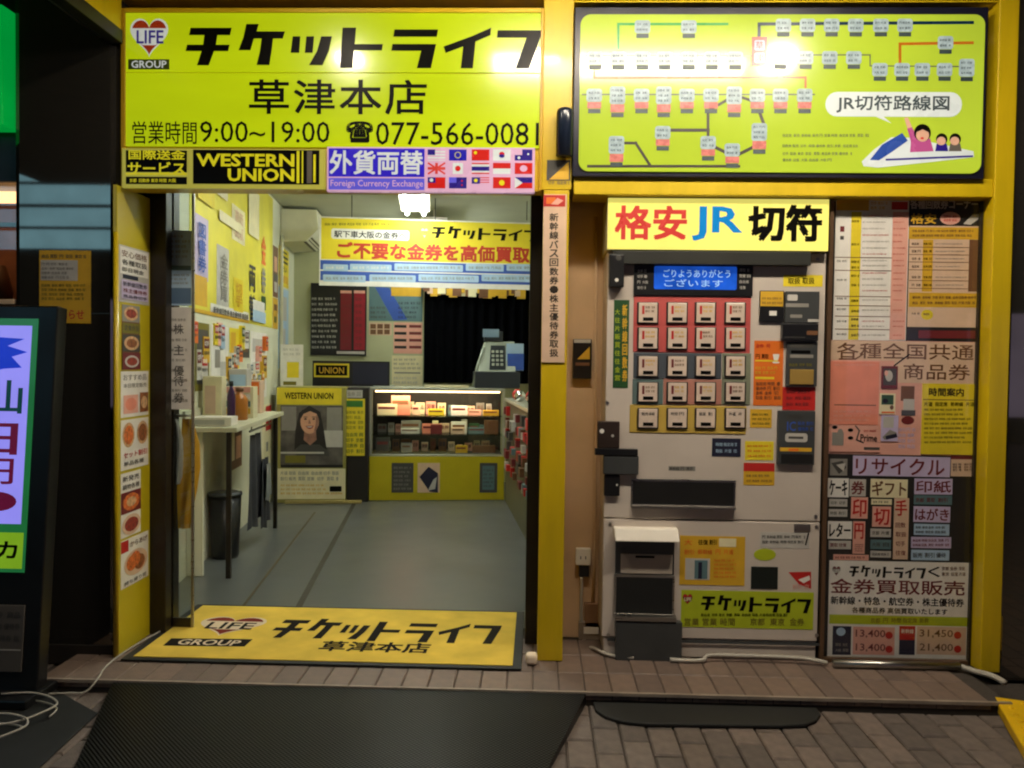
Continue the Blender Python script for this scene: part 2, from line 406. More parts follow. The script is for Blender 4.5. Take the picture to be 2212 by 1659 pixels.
for cx in range(42):
    x = PX0 + 0.052 + cx*0.104
    y = PY1 - (0.0 if cx % 2 else 0.1025)
    if cx % 2 == 0:
        o = bpy.data.objects.new('paver', random.choice(pm_half)); COL.objects.link(o); o.parent = ground; o.location = (x, PY1-0.0505, random.uniform(-0.0015, 0.0015))
    for r in range(4):
        o = bpy.data.objects.new('paver', random.choice(pm)); COL.objects.link(o); o.parent = ground
        o.location = (x, y-0.1025-0.205*r, random.uniform(-0.002, 0.0015)); o.rotation_euler = (random.uniform(-.006, .006), random.uniform(-.006, .006), random.uniform(-.008, .008))
# the shop's low step, tiled
st = MB().box(-2.06, 1.93, -0.338, 0.42, -0.02, SZ-0.006, grout).build('entrance_step', kind='structure', origin=(0, 0, 0))
tm = [block_mesh('step_tile', 0.0525, 0.102, 0.0, m, 0.004) for m in tile_m]
for cx in range(36):
    x = -2.003 + cx*0.1085
    for r in range(3):
        if r and (-1.72 < x < -0.13): continue        # hidden under the shop's mat
        o = bpy.data.objects.new('step_tile', random.choice(tm)); COL.objects.link(o); o.parent = st
        o.location = (x, -0.246+0.2085*r, SZ+random.uniform(-0.001, 0.001)); o.rotation_euler = (random.uniform(-.004, .004), random.uniform(-.004, .004), random.uniform(-.005, .005))
MB().box(-2.06, 1.93, -0.352, -0.3385, SZ-0.012, SZ+0.001, mat('step_nosing', (150, 136, 122), 0.6, var=0.2, scale=12)).build('step_nosing', st)
MB().box(-2.06, 1.93, -0.345, -0.3385, -0.02, SZ-0.0125, mat('step_riser', (44, 38, 33), 0.8, var=0.3, scale=15)).build('step_riser', st)  # riser coloured dark to hold the shadow under the nosing
# shop floor, walls, ceiling (the room frame)
U0, U1, V1, CZ = -1.95, 1.35, 5.35, 2.90
MB().box(-2.6, 1.6, 0.425, 7, 0.0, SZ-0.001, vinyl).build('shop_floor', kind='structure', origin=(0, 0, 0))
seam = mat('dark_floor_seam', (50, 46, 34), 0.5, var=0.2)
fl = bpy.data.objects['shop_floor']
MB().box(-1.185, -1.15, 0.75, 4.1, SZ, SZ+0.002, seam, INT).build('floor_seam', fl)
MB().box(-1.475, -1.46, 0.75, 3.6, SZ, SZ+0.0015, mat('worn_floor_seam', (88, 74, 40), 0.5, var=0.4, scale=8), INT).build('floor_seam', fl)
MB().box(U0-0.08, U0, 0.62, V1, 0, CZ, wall_paint, INT).build('wall_left', kind='structure')
MB().box(U0-0.08, U1+0.08, V1, V1+0.08, 0, CZ, mat('sage_back_wall', (186, 188, 150), 0.6, var=0.08, scale=3), INT).build('wall_back', kind='structure')
MB().box(U1, U1+0.08, 0.6, V1, 0, CZ, wall_paint, INT).build('wall_right', kind='structure')
MB().box(U0-0.08, U1+0.08, 0.38, V1+0.08, CZ, CZ+0.1, ceil_paint, INT).build('shop_ceiling', kind='structure')
# canopy over the pavement and fascia above the signs
MB().box(-5, 5, -4.6, 0.62, CANZ, CANZ+0.2, mat('canopy_soffit', (120, 112, 98), 0.7, var=0.1)).build('canopy_soffit', kind='structure')
MB().box(-1.885, 2.06, 0.0, 0.16, 3.03, CANZ-0.001, yellow_paint).build('fascia_wall', kind='structure')
# room divider between the shop and the ticket machine bay, and bay walls
BAYY = 0.30
MB().box(0.03, 2.06, BAYY, BAYY+0.10, SZ+0.002, 3.02, beige_wall).build('bay_wall', kind='structure')

# ================================================================== SHOPFRONT FRAME
F0 = Plane('Y', 0.0); FM = Plane('Y', -0.04)
frame = thing('shopfront_frame', 'bright yellow metal frame of pillars and beams around the shop entrance and machine bay', 'frame', (0.08, 0, SZ))
def fbox(name, rect, y0, y1, m=yellow_paint, bevel=0.004):
    a, b, c, d = rect; return MB().box(a, b, y0, y1, c, d, m).build(name, frame, bevel=bevel)
mp_ = F0.R(1167, 416, 1222, 1432)
mpx0, mpx1 = mp_[0], mp_[1]
fbox('pillar', (mpx0, mpx1, SZ+0.001, 2.155), -0.02, 0.299)
fbox('pillar', (F0.P(1172, 200)[0], F0.P(1237, 200)[0], 2.156, 3.02), -0.02, 0.20)
rp = F0.R(2128, 400, 2178, 1450)
fbox('pillar', (1.977, 2.062, SZ+0.001, 3.02), -0.03, 0.24)
fbox('beam', (F0.P(1239, 400)[0], 1.976, F0.P(1700, 425)[1], F0.P(1700, 386)[1]), -0.02, 0.16)
fbox('beam', (-1.89, 2.0, 2.985, 3.022), -0.026, 0.14)
fbox('beam', (F0.P(1239, 10)[0]+0.002, 1.976, F0.P(1700, 10)[1]+0.002, 2.984), -0.02, 0.14)
# reveal panel beside the door
RX = -1.852; DZ_R = 2.15
MB().box(RX-0.02, RX, -0.098, 0.205, SZ+0.001, DZ_R, mat('yellow_laminate', (196, 178, 26), 0.35, var=0.06, scale=3, coat=0.3)).build('reveal_panel', frame, bevel=0.003)
MB().tube([(RX-0.004, -0.1, SZ+0.002), (RX-0.004, -0.1, 1.94)], 0.011, yellow_paint, 8).build('edge_trim', frame, smooth=True)

# ================================================================== LEFT LIGHT BOX SIGN
SP = Plane('Y', -0.055)
sb = SP.R(262, 18, 1172, 409)
sign = thing('lightbox_sign', 'large glowing lime yellow shop sign with black slanted katakana, opening hours and phone number', 'sign', ((sb[0]+sb[1])/2, 0, sb[2]))
MB().box(sb[0], sb[1], -0.045, 0.05, sb[2], sb[3], yellow_frame).build('housing', sign)
pz = SP.P(700, 318)[1]; mz = SP.P(700, 157)[1]
fr_t = 0.02
MB().box(sb[0]+fr_t, sb[1]-fr_t*0.6, -0.0545, -0.046, mz+0.0025, sb[3]-fr_t, signlit).build('lit_panel', sign)
MB().box(sb[0]+fr_t, sb[1]-fr_t*0.6, -0.0545, -0.046, pz+0.001, mz-0.0025, signlit).build('lit_panel', sign)
gm = mat('gold_sign_edge', (190, 150, 20), 0.35, var=0.08)
MB().box(sb[0], sb[0]+fr_t-0.001, -0.06, -0.046, sb[2], sb[3], gm).build('sign_edge', sign, bevel=0.002)
MB().box(sb[1]-fr_t*0.6+0.001, sb[1], -0.06, -0.046, sb[2], sb[3], gm).build('sign_edge', sign, bevel=0.002)
MB().box(sb[0]+fr_t, sb[1]-fr_t*0.6, -0.06, -0.046, sb[3]-fr_t+0.001, sb[3], yellow_frame).build('sign_edge', sign, bevel=0.002)
a = Art(SP, 0.0008); a.logo(401, 52, 1171, 147, ink); a.build('shop_name_lettering', sign)
a = Art(SP, 0.0008); a.heart(279, 37, 366, 124, white_lit, mat('lit_brick_red', (178, 52, 22), 0.25, emit=0.3, var=0.05), white_lit, flag_navy)
a.r(277, 128, 366, 150, mat('moss_print', (70, 84, 24), 0.4)).t('GROUP', 284, 131, 360, 147, white_lit, 0.03); a.build('heart_emblem', sign)
a = Art(SP, 0.0008); a.t('草津本店', 538, 172, 922, 247, ink, 0.018, spacing=1.08).t('営業時間', 286, 262, 425, 311, ink, 0.004).t('9:00~19:00', 432, 262, 712, 308, ink, 0.004)
a.t('☎', 748, 262, 806, 310, ink, 0.05).t('077-566-0081', 812, 264, 1164, 314, ink, 0.004); a.build('lettering', sign)

# the two strips fixed along its lower edge
SS = Plane('Y', -0.075)
r = SS.R(263, 321, 703, 407)
s1 = MB().slab(SS, r, -0.018, 0, paleyel).build('money_transfer_sign', None, 'black and yellow money transfer strip under the large lime sign', 'sign', bevel=0.002)
a = Art(SS); a.r(272, 325, 404, 372, ink).r(272, 374, 404, 378, yel_lit).r(272, 382, 404, 398, ink).t('国際送金', 278, 324, 400, 345, yel_lit, 0.03).t('サービス', 276, 350, 400, 377, yel_lit, 0.03)
a.rows(280, 384, 396, 396, 1, yel_lit, 0.5, 3)
a.r(417, 324, 690, 398, ink).t('WESTERN', 424, 332, 636, 360, yel_lit, 0.05).t('UNION', 492, 364, 636, 392, yel_lit, 0.05)
a.r(641, 326, 647, 396, yel_lit).r(652, 326, 655, 396, yel_lit).r(663, 326, 674, 396, grey_ink).r(677, 334, 682, 394, yel_lit)
a.build('print', s1)
SS2 = Plane('Y', -0.085)
r = SS2.R(706, 318, 1155, 415)
s2 = MB().slab(SS2, r, -0.028, 0, flag_pink).build('currency_exchange_sign', None, 'blue and white currency exchange strip with fifteen small national flags', 'sign', bevel=0.002)
a = Art(SS2); a.r(710, 321, 917, 382, blue_lit).r(710, 385, 917, 410, blue_lit2).t('外貨両替', 712, 325, 914, 377, white_lit, 0.028).t('Foreign Currency Exchange', 714, 389, 914, 407, flag_pink, 0.01)
def flags(a):
    xs = [924, 970, 1019, 1065, 1112]; ys = [323, 352, 383]; W, H = 38, 24
    for j, y in enumerate(ys):
        for i, x in enumerate(xs):
            k = j*5+i
            x1, y1 = x+W, y+H
            if k == 0:
                a.r(x, y, x1, y1, white_lit)
                for q in range(4): a.r(x, y+q*6.5, x1, y+q*6.5+3, flag_pink)
                a.r(x, y, x+16, y+12, flag_navy)
            elif k == 1: a.r(x, y, x1, y1, flag_blue).c(x+19, y+12, 7, 7, yel_lit).c(x+19, y+12, 5.5, 5.5, flag_blue)
            elif k == 2: a.r(x, y, x1, y1, flag_red).c(x+8, y+7, 3.5, 3.5, yel_lit)
            elif k == 3: a.r(x, y, x1, y1, white_lit).c(x+19, y+10, 6, 5, flag_red).c(x+19, y+14, 6, 4, flag_navy)
            elif k == 4: a.r(x, y, x1, y1, flag_navy).r(x, y, x+16, y+12, flag_pink).c(x+9, y+18, 3, 3, white_lit).c(x+29, y+10, 2, 2, white_lit)
            elif k == 5:
                a.r(x, y, x1, y1, flag_pink).line([(x+2, y+1), (x1-2, y1-1)], 4, red_lit).line([(x+2, y1-1), (x1-2, y+1)], 4, red_lit).r(x+16, y, x+22, y1, red_lit).r(x, y+9, x1, y+15, red_lit)
            elif k == 6: a.r(x, y, x1, y1, white_lit).r(x, y, x+8, y1, flag_pink).r(x1-8, y, x1, y1, flag_pink).c(x+19, y+12, 6, 6, flag_red)
            elif k == 7: a.r(x, y, x1, y1, white_lit).r(x, y, x1, y+3, red_lit).r(x, y+8, x1, y+17, flag_navy).r(x, y+21, x1, y1, red_lit)
            elif k == 8: a.r(x, y, x1, y1, white_lit).r(x, y, x1, y+12, flag_red)
            elif k == 9: a.r(x, y, x1, y1, flag_red).c(x+19, y+12, 8, 7, flag_pink)
            elif k == 10: a.r(x, y, x1, y1, flag_red).r(x, y, x+17, y+12, flag_navy).c(x+8, y+6, 4, 4, white_lit)
            elif k == 11: a.r(x, y, x1, y1, flag_navy).r(x, y, x+16, y+12, blue_lit2).c(x+28, y+8, 2, 2, flag_red).c(x+28, y+17, 2, 2, flag_red)
            elif k == 12:
                a.r(x, y, x1, y1, flag_pink).r(x, y, x+18, y+14, flag_navy).c(x+9, y+7, 4, 4, yel_lit)
                for q in range(3): a.r(x+18, y+q*5, x1, y+q*5+2, red_lit)
            elif k == 13: a.r(x, y, x1, y1, flag_red).c(x+19, y+12, 6, 6, yel_lit)
            else: a.r(x, y, x1, y+12, flag_navy).r(x, y+12, x1, y1, flag_red).poly([(x, y), (x, y1), (x+17, y+12)], white_lit)
flags(a); a.build('print', s2)

# ================================================================== ROUTE MAP SIGN
MPL = Plane('Y', -0.05)
r = MPL.R(1239, 13, 2133, 383)
mapsign = thing('route_map_sign', 'glowing lime railway route map sign in a rounded dark navy frame', 'sign', ((r[0]+r[1])/2, -0.02, r[2]))
MB().box(r[0], r[1], -0.042, 0.10, r[2], r[3], navy_frame).build('frame', mapsign, bevel=0.004)
r2 = MPL.R(1252, 31, 2124, 372)
MB().prism(MPL, rrect(r2, 0.045, 8), -0.0075, 0, signlit2).build('lit_panel', mapsign)
def mp(x, y): return (1221.1+x*0.41664, y*0.41664)
a = Art(MPL, 0.0006, 0.0004)
def ml(pts, wd, m): a.line([mp(*p) for p in pts], wd, m)
ml([(275, 250), (275, 125), (840, 125)], 5, green_line); ml([(1005, 210), (1005, 125), (2110, 117)], 7, navy_line)
ml([(1735, 330), (1735, 228), (2110, 222)], 6, orange_line)
ml([(100, 290), (960, 290)], 3, grey_line); ml([(1060, 285), (1580, 285), (1580, 342), (2100, 346)], 3, grey_line)
ml([(150, 370), (150, 404), (1245, 402), (1245, 450)], 5, orange_line); ml([(90, 490), (1290, 490)], 3.5, grey_line)
ml([(740, 700), (740, 575), (870, 500)], 6, inkbrown); ml([(540, 675), (740, 675)], 7, inkbrown); ml([(900, 500), (990, 530)], 6, inkbrown)
ml([(1010, 590), (1035, 660)], 7, inkbrown); ml([(780, 765), (840, 795)], 7, inkbrown); ml([(900, 800), (990, 755)], 7, inkbrown)
ml([(120, 862), (900, 862)], 6, inkbrown); ml([(300, 742), (365, 742), (440, 858)], 6, inkbrown)
a.build('route_lines', mapsign)
def stn(x, y, big=0, pink=0):
    a = Art(MPL, 0.0022, 0.0004)
    hw, hh = (40, 34+12*big)
    (x0, y0), (x1, y1) = mp(x-hw, y-hh), mp(x+hw, y+hh)
    a.rr(x0, y0, x1, y1, white_lit2, 0.012); a.rows(x0+4, y0+3, x1-4, y1-2, 2+big, station_ink, 0.35, int(x), 0.1); yy = y+hh
    if pink:
        (p0, q0), (p1, q1) = mp(x-hw+4, yy+1), mp(x+hw-4, yy+34+8*big); a.r(p0, q0, p1, q1, pink_lit); yy += 35+8*big
    (p0, q0), (p1, q1) = mp(x-hw+8, yy+2), mp(x+hw-8, yy+24); a.r(p0, q0, p1, q1, station_ink)
    a.build('station_mark', mapsign)
for x in (400, 640): stn(x, 140)
for x in (1130, 1255, 1380, 1505, 1635, 1760): stn(x, 132)
stn(1970, 222)
for x in (155, 275, 400, 515, 640, 760, 880): stn(x, 303)
for x in (1115, 1245, 1370, 1495): stn(x, 300)
for x in (1630, 1745, 1850, 1965): stn(x, 362)
stn(2080, 352, 1)
for x in (150, 395, 630, 755, 995, 1115, 1240): stn(x, 495, 0, 1)
for x in (270, 510, 875): stn(x, 495, 1, 1)
for x, y, b in ((505, 688, 0), (265, 752, 1), (740, 740, 0), (865, 778, 0), (1005, 685, 1)): stn(x, y, b, 1)
a = Art(MPL, 0.0022, 0.0004)
(x0, y0), (x1, y1) = mp(965, 192), mp(1046, 342); a.r(x0, y0, x1, y1, red_lit)
for ch, yy in (('草', 210), ('津', 275)):
    (x0, y0), (x1, y1) = mp(980, yy), mp(1032, yy+52); a.rr(x0, y0, x1, y1, flag_pink, 0.006); a.t(ch, x0+2, y0+2, x1-2, y1-2, red_lit, 0.02)
(x0, y0), (x1, y1) = mp(1348, 478), mp(2055, 606); a.poly([mp(1590, 598), (mp(1690, 640)), mp(1640, 598)], white_lit); a.rr(x0, y0, x1, y1, white_lit, 0.05)
(x0, y0), (x1, y1) = mp(1405, 495), mp(1990, 586); a.t('JR切符路線図', x0, y0, x1, y1, station_ink, 0.022)
for k, (xx, yy) in enumerate(((1575, 703), (1515, 757), (1485, 797), (1380, 830))):
    (x0, y0), (x1, y1) = mp(1125, yy-9), mp(xx, yy+9); a.rows(x0, y0, x1, y1, 1, grey_line, 0.75, k, 0.0)
a.build('title_bubble', mapsign)
a = Art(MPL, 0.0022, 0.0004)     # a bullet train with three riders
def mpoly(pts, m): a.poly([mp(*p) for p in pts], m)
def mcirc(x, y, rx, ry, m): cx, cy = mp(x, y); a.c(cx, cy, rx*0.41664, ry*0.41664, m)
mpoly([(1536, 838), (1600, 775), (1690, 712), (1790, 715), (2115, 785), (2118, 815), (1900, 840), (1620, 870), (1545, 862)], white_lit)
mpoly([(1578, 830), (1640, 752), (1745, 690), (1775, 730), (1690, 790), (1625, 832)], trainblue)
mpoly([(1660, 824), (2112, 806), (2112, 815), (1660, 834)], flag_navy)
mpoly([(1786, 790), (1790, 735), (1770, 665), (1795, 660), (1825, 715), (1890, 720), (1908, 785)], magenta_print)
mpoly([(1755, 612), (1775, 610), (1796, 660), (1772, 668)], skin_print)
mcirc(1850, 690, 44, 46, ink); mcirc(1850, 702, 34, 34, skin_print); mpoly([(1812, 690), (1820, 655), (1880, 655), (1888, 690), (1850, 672)], ink)
mcirc(1848, 718, 9, 6, red_lit)
for x, c in ((1950, flag_navy), (2020, grey_ink)):
    mpoly([(x-34, 785), (x-26, 745), (x+26, 745), (x+34, 785)], c); mcirc(x, 722, 30, 30, ink); mcirc(x-3, 732, 24, 22, skin_print)
a.build('train_picture', mapsign)

# ================================================================== MIDDLE PILLAR FITTINGS
VP_ = Plane('Y', -0.021)
def art_v(a):
    a.r(1174, 422, 1221, 447, P['red']).r(1180, 427, 1200, 441, P['orange']).poly([(1190, 442), (1204, 428), (1217, 434), (1205, 443)], P['pink'])
    a.vt('新幹線バス回数券・株主優待券取扱', 1187, 460, 1206, 772, inkbrown, 0.03)
sheet('vertical_ticket_sign', 'narrow beige vertical sign with black characters and red top on the yellow pillar', 'sign', VP_, (1172, 420, 1222, 783), P['tan'], art_v, 0.006, bevel=0.001)
q = VP_.R(1201, 240, 1237, 342); cxx = (q[0]+q[1])/2
cam_ = thing('pillar_spotlight', 'black rounded cylindrical spotlight housing on the upper yellow pillar', 'spotlight', (cxx, -0.06, q[2]))
rr_ = (q[1]-q[0])/2
MB().tube([(cxx, -0.06, q[2]), (cxx, -0.06, q[3]-0.02), (cxx, -0.06, q[3]-0.006), (cxx, -0.06, q[3])], [rr_, rr_, rr_*0.9, rr_*0.6], mat('glossy_navy_plastic', (26, 34, 50), 0.2, var=0.1), 20).build('housing', cam_, smooth=True)
MB().box(cxx-0.012, cxx+0.012, -0.035, -0.0205, q[2]+0.03, q[3]-0.05, black_plastic).build('bracket', cam_)
def art_tri(a): a.poly([(1186, 388), (1229, 349), (1229, 388)], P['gold']).rows(1184, 391, 1230, 399, 1, grey_ink, 0.7, 2, 0)
sheet('security_sticker', 'dark sticker with a yellow triangle on the pillar between the two big signs', 'sticker', VP_, (1181, 346, 1232, 390), P['dgrey'], art_tri, 0.001)
# things on the beige bay wall
BW = Plane('Y', BAYY)
q = BW.R(1237, 733, 1277, 818)
o = MB().slab(BW, q, 0.0005, 0.035, dark_metal).build('alarm_box', None, 'small dark alarm box with yellow triangle mark on the beige wall', 'alarm', bevel=0.003)
a = Art(BW, 0.0358); a.r(1239, 734, 1275, 741, P['lgrey']).poly([(1246, 776), (1273, 749), (1273, 776)], P['gold']).r(1242, 783, 1272, 790, P['brown']); a.build('print', o)
q = BW.R(1243, 1182, 1275, 1217)
o = thing('power_outlet', 'square white outlet box low on the beige wall', 'outlet', ((q[0]+q[1])/2, BAYY, q[2]))
MB().slab(BW, q, 0.0005, 0.04, white_plastic).build('box', o, bevel=0.004)
for k in (0.33, 0.66): MB().slab(BW, (q[0]+(q[1]-q[0])*k-0.002, q[0]+(q[1]-q[0])*k+0.002, q[2]+0.03, q[2]+0.045), 0.0402, 0.041, ink).build('socket_slot', o)
q2 = BW.R(1250, 1218, 1272, 1243)
MB().slab(BW, q2, 0.001, 0.03, black_plastic).build('plug', o, bevel=0.003)
q = BW.R(1262, 1300, 1296, 1365)
o = thing('junction_box', 'brown metal junction box at the foot of the beige wall', 'box', ((q[0]+q[1])/2, BAYY, q[2]))
MB().slab(BW, q, 0.0005, 0.03, mat('brown_box_paint', (140, 104, 74), 0.5, var=0.15)).build('case', o, bevel=0.003)
MB().slab(BW, BW.R(1260, 1350, 1292, 1364), 0.0302, 0.036, white_plastic).build('tag_plate', o)
MB().tube([BW.T(*BW.P(1280, 1298), 0.014), BW.T(*BW.P(1284, 1200), 0.014), BW.T(*BW.P(1286, 900), 0.014), BW.T(*BW.P(1287, 470), 0.014)], 0.008, beige_wall, 8).build('conduit', o, smooth=True)
def cable(name, label, pts, r, m=white_cable, cat='cable', sub=6):
    P_ = [Vector(p) for p in pts]; out = []
    for i in range(len(P_)-1):
        p0, p1, p2, p3 = P_[max(i-1, 0)], P_[i], P_[i+1], P_[min(i+2, len(P_)-1)]
        for j in range(sub):
            t = j/sub; out.append(0.5*((2*p1)+(-p0+p2)*t+(2*p0-5*p1+4*p2-p3)*t*t+(-p0+3*p1-3*p2+p3)*t**3))
    out.append(P_[-1]); return MB().tube(out, r, m, 7).build(name, None, label, cat, smooth=True)
def bw(x, y, w_): return BW.T(*BW.P(x, y), w_)
cz = SZ+0.012
cable('outlet_cord', 'white cord hanging from the wall outlet and running along the skirting', [bw(1256, 1243, 0.02), bw(1255, 1300, 0.016), bw(1256, 1360, 0.016), bw(1268, 1392, 0.03), (0.285, 0.13, cz), (0.36, 0.04, cz), (0.46, 0.02, cz)], 0.008)
MB().box(0.225, 0.40, BAYY-0.03, BAYY, SZ+0.003, SZ+0.085, concrete).build('wall_skirting', kind='structure')

# ================================================================== "KAKUYASU JR" LIGHT BOX
JP = Plane('Y', 0.015)
r = JP.R(1312, 428, 1791, 541)
jr = thing('ticket_lightbox', 'glowing cream light box reading discount JR tickets above the ticket machine', 'sign', ((r[0]+r[1])/2, 0.1, r[2]))
MB().box(r[0], r[1], 0.022, 0.298, r[2], r[3], mat('lightbox_case', (200, 190, 150), 0.4)).build('housing', jr, bevel=0.003)
MB().slab(JP, (r[0]+0.002, r[1]-0.002, r[2]+0.002, r[3]-0.002), -0.0065, 0, cream_lit).build('lit_panel', jr)
a = Art(JP); a.t('格安', 1328, 444, 1484, 518, red_lit, 0.035).t('JR', 1495, 446, 1604, 520, cyan_lit, 0.04).t('切符', 1616, 442, 1776, 522, ink, 0.05); a.build('lettering', jr)

# ================================================================== TICKET MACHINE
MY = 0.06; MPn = Plane('Y', MY)
r = MPn.R(1306, 541, 1775, 1428); MZ0 = SZ+0.003; MX0, MX1 = r[0], r[1]; MTOP = JP.R(1312, 428, 1791, 541)[2]-0.003
tmch = thing('ticket_machine', 'beige ticket vending machine with rows of buttons, coin slots and a dark ticket tray', 'ticket machine', ((MX0+MX1)/2, MY+0.1, MZ0))
def MR(x0, y0, x1, y1): return MPn.R(x0, y0, x1, y1)
zs = MPn.P(1540, 1124)[1]; zb = MPn.P(1540, 1382)[1]
MB().box(MX0, MX1, MY, 0.295, zs+0.002, MTOP, machine_body).build('upper_door', tmch, bevel=0.005)
MB().box(MX0, MX1, MY, 0.295, zb+0.002, zs-0.002, machine_body).build('lower_door', tmch, bevel=0.005)
MB().box(MX0+0.01, MX1-0.005, MY+0.006, 0.295, MZ0, zb-0.001, machine_body).build('plinth', tmch, bevel=0.003)
def mpart(name, rect, w0, w1, m, art=None, bevel=0.002, parent=None):
    o = MB().slab(MPn, MR(*rect), w0, w1, m).build(name, parent or tmch, bevel=bevel)
    if art:
        a = Art(MPn, w1+0.0008); art(a)
        if a.mb.f: a.build('print', o)
    return o
mpart('top_shade', (1321, 546, 1745, 574), 0.0, 0.045, mat('shade_black', (34, 35, 30), 0.5))
mpart('lock_box', (1314, 552, 1346, 622), 0.0, 0.046, black_plastic, lambda a: a.c(1330, 607, 4, 4, P['white']).c(1334, 560, 6, 6, P['dgrey']), 0.004)
lcd = mat('lcd_blue', (30, 90, 210), 0.15, emit=0.55, var=0.35, scale=9)
lcdtxt = mat('lcd_text', (165, 205, 245), 0.2, emit=0.7, var=0.1)
def art_lcd(a):
    a.rr(1412, 576, 1590, 626, lcd, 0.008).t('ごりようありがとう', 1432, 583, 1576, 600, lcdtxt, 0.01).t('ございます', 1434, 604, 1560, 620, lcdtxt, 0.01)
    a.rows(1376, 580, 1400, 628, 4, P['lgrey'], 0.4, 4).rows(1596, 578, 1620, 628, 4, P['lgrey'], 0.4, 5)
mpart('display', (1369, 574, 1625, 639), 0.0, 0.012, black_plastic, art_lcd)
mpart('button_panel', (1368, 641, 1621, 762), 0.0, 0.004, mat('red_button_panel', (190, 84, 80), 0.45))
mpart('button_panel', (1368, 763, 1558, 818), 0.0, 0.004, mat('slate_button_panel', (70, 76, 84), 0.45))
mpart('button_panel', (1559, 763, 1621, 874), 0.0, 0.004, mat('sage_button_panel', (126, 130, 108), 0.45))
mpart('button_panel', (1366, 819, 1432, 874), 0.0, 0.004, mat('teal_button_panel', (92, 112, 110), 0.45))
mpart('button_panel', (1433, 819, 1558, 874), 0.0, 0.004, mat('rose_button_panel', (176, 120, 104), 0.45))
mpart('button_panel', (1360, 876, 1612, 936), 0.0, 0.004, mat('ochre_button_panel', (190, 160, 70), 0.45))
btn = mat('button_cap', (214, 194, 176), 0.25, var=0.06, coat=0.4)
rim = mat('button_rim', (48, 42, 40), 0.4)
bx = [1399, 1462, 1523, 1587]; by = [(653, 700), (707, 756), (768, 815), (825, 870), (881, 926)]
for j, (y0, y1) in enumerate(by):
    for i, x in enumerate(bx):
        o = MB().slab(MPn, MR(x-23, y0, x+23, y1), 0.0042, 0.011, rim).slab(MPn, MR(x-20, y0+2, x+20, y1-3), 0.011, 0.016, btn).build('ticket_button', tmch, bevel=0.002)
        a = Art(MPn, 0.0168)
        c1 = [P['red'], P['red'], P['maroon'], P['maroon'], P['dgrey']][j]
        if j < 4: a.r(x-13, y0+8, x-8, y0+26, c1); a.rows(x-6, y0+7, x+15, y0+24, 2, P['gold'] if (i+j) % 3 else P['brown'], 0.45, i+j*4, 0.1)
        else: a.rows(x-14, y0+7, x+14, y0+18, 1, P['dgrey'], 0.5, i, 0.0)
        a.r(x-11, y1-14, x+11, y1-6.5, ink); a.build('label', o)
def art_green(a):
    a.vt('新幹線回数券', 1344, 656, 1355, 826, P['gold'], 0.02); a.rows(1328, 665, 1340, 825, 9, P['lime'], 0.5, 9, 0.1)
mpart('green_notice', (1325, 648, 1358, 838), 0.0, 0.0015, P['dgreen'], art_green, 0)
mpart('yellow_label', (1692, 594, 1777, 619), 0.0, 0.0015, P['yellow'], lambda a: a.rows(1702, 599, 1770, 614, 1, ink, 0.7, 1, 0.0), 0)
def art_bill(a): a.rows(1644, 640, 1690, 660, 2, P['brown'], 0.35, 2, 0.1)
mpart('card_slot', (1640, 628, 1692, 696), 0.0, 0.012, black_plastic, lambda a: (a.r(1641, 630, 1690, 662, P['gold']), art_bill(a), a.r(1660, 672, 1676, 682, P['white'])))
mpart('bill_slot', (1694, 630, 1767, 698), 0.0, 0.018, machine_dark, lambda a: (a.rr(1698, 637, 1720, 650, P['lgrey'], 0.006), a.r(1694, 656, 1744, 664, P['grey']), a.rr(1704, 680, 1730, 687, P['grey'], 0.004), a.r(1742, 690, 1766, 696, P['lgrey'])))
mpart('bill_mouth', (1686, 700, 1763, 736), 0.0, 0.03, black_plastic, lambda a: (a.r(1738, 715, 1762, 724, P['brown']), a.r(1690, 728, 1734, 730, P['dgrey'])))
def art_or(a):
    a.t('！', 1668, 765, 1684, 785, P['white'], 0.03).rows(1632, 742, 1664, 752, 1, P['red'], 0.7, 1, 0).r(1631, 778, 1680, 781, P['yellow']).rows(1632, 764, 1660, 776, 1, ink, 0.6, 3, 0)
    a.rows(1631, 790, 1684, 810, 2, P['gold'], 0.5, 4, 0.2).r(1631, 814, 1672, 819, P['yellow']).rows(1632, 824, 1686, 864, 4, P['brown'], 0.6, 5, 0.2)
mpart('orange_notice', (1628, 736, 1691, 876), 0.0, 0.002, P['orange'], art_or, 0)
mpart('coin_slot', (1697, 738, 1763, 834), 0.0, 0.016, machine_dark, lambda a: (a.r(1704, 740, 1756, 752, P['dgrey']), a.r(1704, 766, 1754, 773, P['grey']), a.rr(1706, 757, 1748, 764, ink, 0.004), a.rows(1702, 784, 1756, 792, 1, P['olive'], 0.6, 4, 0)))
mpart('return_lever', (1703, 798, 1754, 830), 0.0162, 0.024, mat('brass_lever', (196, 160, 80), 0.3, metal=0.5))
mpart('red_notice', (1690, 836, 1761, 886), 0.0, 0.002, P['red'], lambda a: a.rows(1698, 840, 1756, 880, 3, P['maroon'], 0.4, 8, 0.2), 0)
def art_coin(a):
    a.rows(1696, 893, 1740, 905, 1, P['dgrey'], 0.6, 1, 0.2); a.t('IC', 1697, 910, 1716, 930, P['blue'], 0.02); a.rows(1720, 908, 1756, 932, 2, P['blue'], 0.5, 3, 0.1)
    a.rr(1693, 935, 1741, 954, P['lgrey'], 0.012); a.r(1700, 942, 1732, 947, P['dgrey']); a.r(1682, 966, 1750, 974, P['gold']); a.r(1700, 968, 1722, 973, P['orange']); a.r(1684, 980, 1752, 1000, P['black'])
mpart('card_reader', (1678, 887, 1757, 1003), 0.0, 0.02, machine_dark, art_coin)
